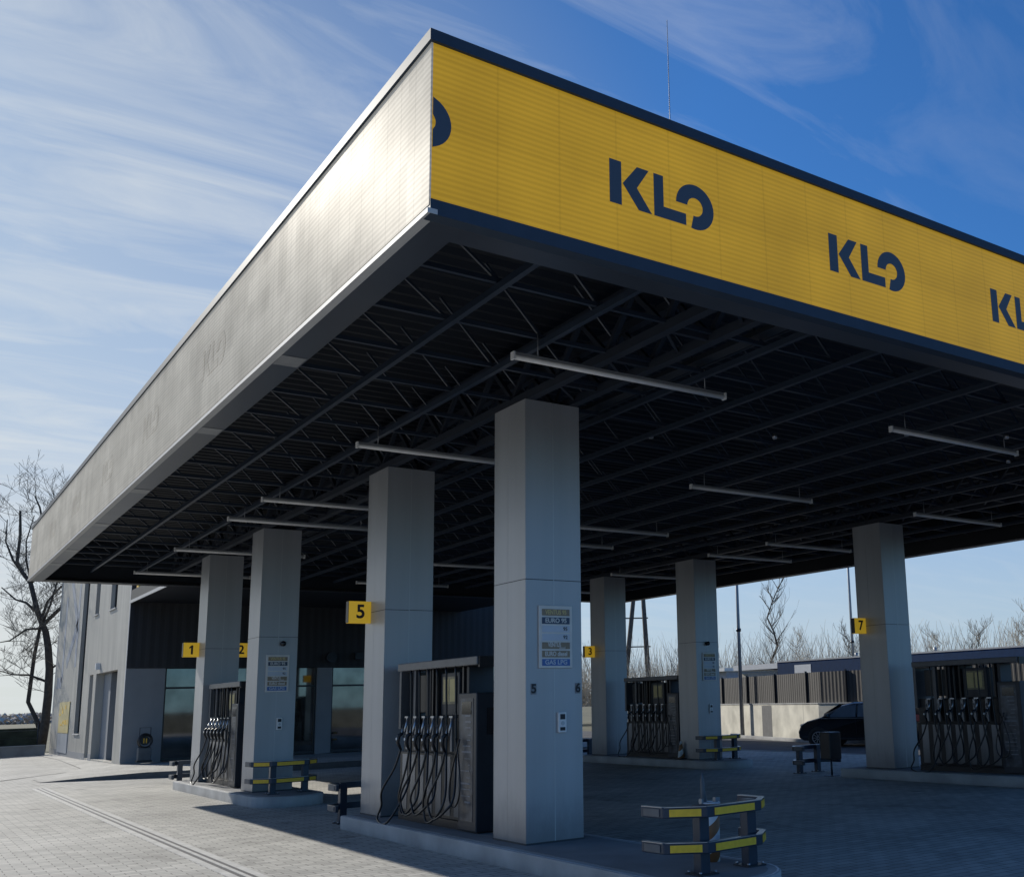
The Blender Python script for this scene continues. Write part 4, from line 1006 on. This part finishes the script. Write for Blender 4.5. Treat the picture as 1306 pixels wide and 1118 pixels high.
# big bare tree at left, main limbs laid by hand (metres: sideways, up)
random.seed(21)
tr = thing('bare_tree', 'tall bare forked tree behind the low wall at far left', 'tree', (6.03, 56.0, 0))
S = 27.9; RX = Vector((.80, -.60, 0)); RD = Vector((.6, .8, 0))
def tp(u, v, dd=0): return RX*((u-51)/S) + RD*dd + Vector((0,0,(961-v)/S))
trunk = MB(); crown = MB()
limbs = [([(53,961),(56,930),(57,892),(56,858),(52,830),(47,810),(42,800),(34,783),(22,746),(10,732),(2,718),(3,681),(0,650)], .20, .05, 0),
 ([(44,800),(60,783),(73,770),(82,756),(80,740),(88,715)], .10, .04, .3),
 ([(22,746),(36,735),(39,705),(34,668),(29,647),(22,632)], .085, .03, -.3),
 ([(50,935),(44,922),(30,899),(32,838),(37,790),(41,770),(52,755),(65,742)], .11, .035, .5),
 ([(57,858),(66,852),(75,844),(76,825)], .05, .02, .2),
 ([(54,874),(31,865),(12,864),(-8,858)], .06, .02, -.2),
 ([(46,806),(22,806),(0,820),(-14,822)], .06, .02, .2),
 ([(36,787),(20,772),(8,768),(-10,752)], .07, .025, -.4),
 ([(42,800),(50,775),(56,745),(62,720)], .06, .02, .1),
 ([(10,732),(-5,715),(-18,690),(-20,660)], .07, .02, .3),
 ([(39,705),(48,690),(56,668),(60,655)], .05, .02, -.2),
 ([(34,668),(44,655),(50,640)], .035, .015, 0), ([(22,746),(12,715),(8,690),(14,655)], .05, .02, .4)]
for pts, r0, r1, dd in limbs:
    P = [tp(u, v, dd*i/len(pts)) for i, (u, v) in enumerate(pts)]; m_ = len(P)
    trunk.tube(P, [r0+(r1-r0)*i/(m_-1) for i in range(m_)], n=8)
    for i in range(1, m_):
        if pts[i][1] > 880: continue
        for q in range(2):
            t_ = random.uniform(0, 6.28); f = random.random()
            b = P[i-1].lerp(P[i], f); side = RX*math.cos(t_)+RD*math.sin(t_)*.8+Vector((0,0,random.uniform(-.1,.9)))
            grow(crown, b, side.normalized(), random.uniform(.8,1.4), .016, 3, .5, .02, 3)
trunk.build('trunk', M['bark'], tr); crown.build('crown', M['twig'], tr)

def bare_tree(x, y, h_, label, seed, mat='twig', tall=False, depth=4, name='bare_tree', group='bare trees beyond the fence'):
    random.seed(seed); t = thing(name, label, 'tree', (x, y, 0), 0, group); a = MB(); c = MB()
    n_ = 10; pts = [Vector((random.uniform(-.06,.06)*i, random.uniform(-.06,.06)*i, h_*i/n_)) for i in range(n_+1)]
    rr = h_*.013; a.tube(pts, [rr*(1-.88*i/n_) for i in range(n_+1)], n=7)
    for i in range(2, n_+1):
        for q in range(4 if tall else 6):
            t_ = random.uniform(0, 6.28); b = pts[i-1].lerp(pts[i], random.random())
            d = Vector((math.cos(t_), math.sin(t_), random.uniform(.5,1.3))).normalized()
            grow(c, b, d, h_*random.uniform(.12,.24)*(1.15-.6*i/n_), rr*.28, depth-1, .45, .2, 3)
    a.build('trunk', M['bark' if mat == 'twig' else mat], t); c.build('crown', M[mat], t)
bare_tree(45.0, 49.0, 9.2, 'tall bare tree rising behind the white cabin', 31, mat='twig', tall=True, depth=3)
rs = random.Random(4)
spots = [(45.0,58.0,5.5),(42.5,54.0,5.0),(48.5,50.5,5.8),(47.0,44.5,5.6),(50.0,43.5,6.2),(49.5,40.0,5.2),(51.5,38.5,5.6),(53.0,36.5,5.4),(52.0,35.0,6.4),(54.0,33.2,7.4),(53.2,31.0,6.6),(55.0,29.8,7.8),(54.5,27.6,6.6),(56.5,26.0,7.0),(40.5,60.5,5.2)]
desc = ['short', 'thin', 'spreading', 'tan tipped', 'upright']
for i, (x, y, h_) in enumerate(spots):
    rel = 'counting from the left' 
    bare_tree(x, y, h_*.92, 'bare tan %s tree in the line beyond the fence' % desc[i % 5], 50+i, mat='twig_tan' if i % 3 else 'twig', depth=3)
# thicket of twigs below those trees
random.seed(77); g = MB()
for i in range(6000):
    f = random.random(); p = Vector((36+22*f, 66-42*f, 0)) + Vector((random.uniform(-3,3), random.uniform(-3,3), 0)); h_ = random.uniform(2.6, 3.9)+2.4*random.random()**3
    d = Vector((random.uniform(-.35,.35), random.uniform(-.35,.35), 1))
    m_ = p+d*h_*.55; g.tube([p+Vector((0,0,1.2)), m_, m_+(d+Vector((random.uniform(-.3,.3), random.uniform(-.3,.3), 0)))*h_*.42], [.022,.014,.006], n=3, cap=False)
tag(g.build('thicket', M['twig_tan']), 'tan leafless thicket forming the low skyline beyond the fence', 'thicket', kind='stuff')

# things standing across the road behind the viewer are outside the picture; the open ground reaches the horizon there

# ------------------------------------------------------------------ light, sky, camera
SUN = Vector((-.42, 1.78, 1.0)).normalized()
elev = math.asin(SUN.z); azi = math.atan2(SUN.x, SUN.y)      # clockwise from +Y
ld = bpy.data.lights.new('sun', 'SUN'); ld.energy = 4.6; ld.angle = R(.53); ld.color = (1, .955, .87)
lo = bpy.data.objects.new('sun', ld); col.objects.link(lo); lo.rotation_euler = SUN.to_track_quat('Z', 'Y').to_euler(); lo.location = (-10, 40, 30)

wd = bpy.data.worlds.new('World'); sc.world = wd; wd.use_nodes = True; nt = wd.node_tree
for n in list(nt.nodes): nt.nodes.remove(n)
TINT_SUN = (.42, .58, .78, 1)
out = N(nt, 'ShaderNodeOutputWorld'); bg = N(nt, 'ShaderNodeBackground'); bg.inputs['Strength'].default_value = .10
sky = N(nt, 'ShaderNodeTexSky'); sky.sky_type = 'NISHITA'; sky.sun_disc = False; sky.sun_elevation = elev; sky.sun_rotation = azi
sky.air_density = 1.0; sky.dust_density = .6; sky.ozone_density = 2.5
tc = N(nt, 'ShaderNodeTexCoord'); sp = N(nt, 'ShaderNodeSeparateXYZ'); nt.links.new(tc.outputs['Generated'], sp.inputs[0])
mz = N(nt, 'ShaderNodeMath', operation='MAXIMUM'); mz.inputs[1].default_value = 0; nt.links.new(sp.outputs[2], mz.inputs[0])
az = N(nt, 'ShaderNodeMath', operation='ADD'); az.inputs[1].default_value = .12; nt.links.new(mz.outputs[0], az.inputs[0])
cmb = N(nt, 'ShaderNodeCombineXYZ')
for i in (0, 1):
    dv = N(nt, 'ShaderNodeMath', operation='DIVIDE'); nt.links.new(sp.outputs[i], dv.inputs[0]); nt.links.new(az.outputs[0], dv.inputs[1]); nt.links.new(dv.outputs[0], cmb.inputs[i])
mp = N(nt, 'ShaderNodeMapping'); mp.inputs['Rotation'].default_value = (0, 0, R(-20)); mp.inputs['Scale'].default_value = (.7, 2.1, 1)
nt.links.new(cmb.outputs[0], mp.inputs[0])
n1 = N(nt, 'ShaderNodeTexNoise'); n1.inputs['Scale'].default_value = 1.9; n1.inputs['Detail'].default_value = 11; n1.inputs['Roughness'].default_value = .60; n1.inputs['Distortion'].default_value = 1.3
nt.links.new(mp.outputs[0], n1.inputs['Vector'])
n2 = N(nt, 'ShaderNodeTexNoise'); n2.inputs['Scale'].default_value = .55; n2.inputs['Detail'].default_value = 3
nt.links.new(cmb.outputs[0], n2.inputs['Vector'])
r1 = N(nt, 'ShaderNodeMapRange'); r1.inputs[1].default_value = .44; r1.inputs[2].default_value = .70; nt.links.new(n1.outputs['Fac'], r1.inputs[0])
r2 = N(nt, 'ShaderNodeMapRange'); r2.inputs[1].default_value = .3; r2.inputs[2].default_value = .65; r2.inputs[3].default_value = .5; nt.links.new(n2.outputs['Fac'], r2.inputs[0])
cm = N(nt, 'ShaderNodeMath', operation='MULTIPLY'); nt.links.new(r1.outputs[0], cm.inputs[0]); nt.links.new(r2.outputs[0], cm.inputs[1])
# more cloud towards the sun side of the sky
dt = N(nt, 'ShaderNodeVectorMath', operation='DOT_PRODUCT'); dt.inputs[1].default_value = SUN; nt.links.new(tc.outputs['Generated'], dt.inputs[0])
r3 = N(nt, 'ShaderNodeMapRange'); r3.inputs[1].default_value = .52; r3.inputs[2].default_value = .93; r3.inputs[3].default_value = .10; r3.inputs[4].default_value = .68; nt.links.new(dt.outputs['Value'], r3.inputs[0])
cm2 = N(nt, 'ShaderNodeMath', operation='MULTIPLY'); nt.links.new(cm.outputs[0], cm2.inputs[0]); nt.links.new(r3.outputs[0], cm2.inputs[1])
# haze near the horizon
hz = N(nt, 'ShaderNodeMapRange'); hz.inputs[1].default_value = 0; hz.inputs[2].default_value = 1; hz.inputs[3].default_value = .90; hz.inputs[4].default_value = 0; hz.interpolation_type = 'SMOOTHSTEP'
hm = N(nt, 'ShaderNodeMapRange'); hm.inputs[1].default_value = .6; hm.inputs[2].default_value = 1; hm.inputs[3].default_value = .34; hm.inputs[4].default_value = 1.0; nt.links.new(dt.outputs['Value'], hm.inputs[0])
hd = N(nt, 'ShaderNodeMath', operation='DIVIDE'); nt.links.new(mz.outputs[0], hd.inputs[0]); nt.links.new(hm.outputs[0], hd.inputs[1])
nt.links.new(hd.outputs[0], hz.inputs[0])
back = N(nt, 'ShaderNodeMapRange'); back.inputs[1].default_value = -.35; back.inputs[2].default_value = .45; back.inputs[3].default_value = .28; back.inputs[4].default_value = 1; nt.links.new(dt.outputs['Value'], back.inputs[0])
hb = N(nt, 'ShaderNodeMath', operation='MULTIPLY'); nt.links.new(hz.outputs[0], hb.inputs[0]); nt.links.new(back.outputs[0], hb.inputs[1])
cmax = N(nt, 'ShaderNodeMath', operation='MAXIMUM'); cmax.inputs[0].default_value = 0; nt.links.new(hb.outputs[0], cmax.inputs[1])
tint = N(nt, 'ShaderNodeMix'); tint.data_type = 'RGBA'; tint.blend_type = 'MULTIPLY'; tint.inputs[0].default_value = 1; tint.inputs[7].default_value = (.35, .80, 1.30, 1)
nt.links.new(sky.outputs[0], tint.inputs[6])
tm = N(nt, 'ShaderNodeMix'); tm.data_type = 'RGBA'; tm.inputs[6].default_value = (.35, .80, 1.30, 1); tm.inputs[7].default_value = TINT_SUN
tr_ = N(nt, 'ShaderNodeMapRange'); tr_.inputs[1].default_value = .70; tr_.inputs[2].default_value = .97; nt.links.new(dt.outputs['Value'], tr_.inputs[0])
nt.links.new(tr_.outputs[0], tm.inputs[0]); nt.links.new(tm.outputs[2], tint.inputs[7])
mx = N(nt, 'ShaderNodeMix'); mx.data_type = 'RGBA'; mx.inputs[7].default_value = (5.6, 6.4, 6.9, 1)
nt.links.new(cmax.outputs[0], mx.inputs[0]); nt.links.new(tint.outputs[2], mx.inputs[6])
wc = N(nt, 'ShaderNodeMix'); wc.data_type = 'RGBA'; wc.inputs[6].default_value = (7.6, 7.5, 7.1, 1); wc.inputs[7].default_value = (5.2, 6.1, 7.0, 1)
wr = N(nt, 'ShaderNodeMapRange'); wr.inputs[1].default_value = .02; wr.inputs[2].default_value = .30; nt.links.new(mz.outputs[0], wr.inputs[0])
ws = N(nt, 'ShaderNodeMapRange'); ws.inputs[1].default_value = .70; ws.inputs[2].default_value = .90; ws.inputs[3].default_value = 1; ws.inputs[4].default_value = 0; nt.links.new(dt.outputs['Value'], ws.inputs[0])
wm = N(nt, 'ShaderNodeMath', operation='MAXIMUM'); nt.links.new(wr.outputs[0], wm.inputs[0]); nt.links.new(ws.outputs[0], wm.inputs[1]); nt.links.new(wm.outputs[0], wc.inputs[0]); nt.links.new(wc.outputs[2], mx.inputs[7])
cl = N(nt, 'ShaderNodeMix'); cl.data_type = 'RGBA'; cl.inputs[7].default_value = (7.3, 7.7, 7.9, 1); nt.links.new(cm2.outputs[0], cl.inputs[0]); nt.links.new(mx.outputs[2], cl.inputs[6])
nt.links.new(cl.outputs[2], bg.inputs[0]); nt.links.new(bg.outputs[0], out.inputs[0])

f_, cxp, cyp, pit, yaw, rol = 1324.26, 852.77, 638.94, .187, .6467, -.0279
fw = Vector((math.sin(yaw)*math.cos(pit), math.cos(yaw)*math.cos(pit), math.sin(pit)))
rt = Vector((math.cos(yaw), -math.sin(yaw), 0)); up = rt.cross(fw)
r2_ = rt*math.cos(rol)+up*math.sin(rol); u2_ = -rt*math.sin(rol)+up*math.cos(rol)
cd = bpy.data.cameras.new('camera'); cd.sensor_width = 36; cd.sensor_fit = 'HORIZONTAL'; cd.lens = f_/1306*36
cd.shift_x = (653-cxp)/1306; cd.shift_y = (cyp-559)/1306; cd.clip_end = 4000; cd.clip_start = .05
co = bpy.data.objects.new('camera', cd); col.objects.link(co)
m3 = Matrix((r2_, u2_, -fw)).transposed(); co.matrix_world = Matrix.Translation((0, 0, 1.6)) @ m3.to_4x4()
sc.camera = co
sc.view_settings.view_transform = 'Standard'; sc.view_settings.look = 'None'; sc.view_settings.exposure = 0; sc.view_settings.gamma = 1
sc.render.engine = 'CYCLES'
sc.cycles.max_bounces = 6
sc.cycles.use_denoising = True
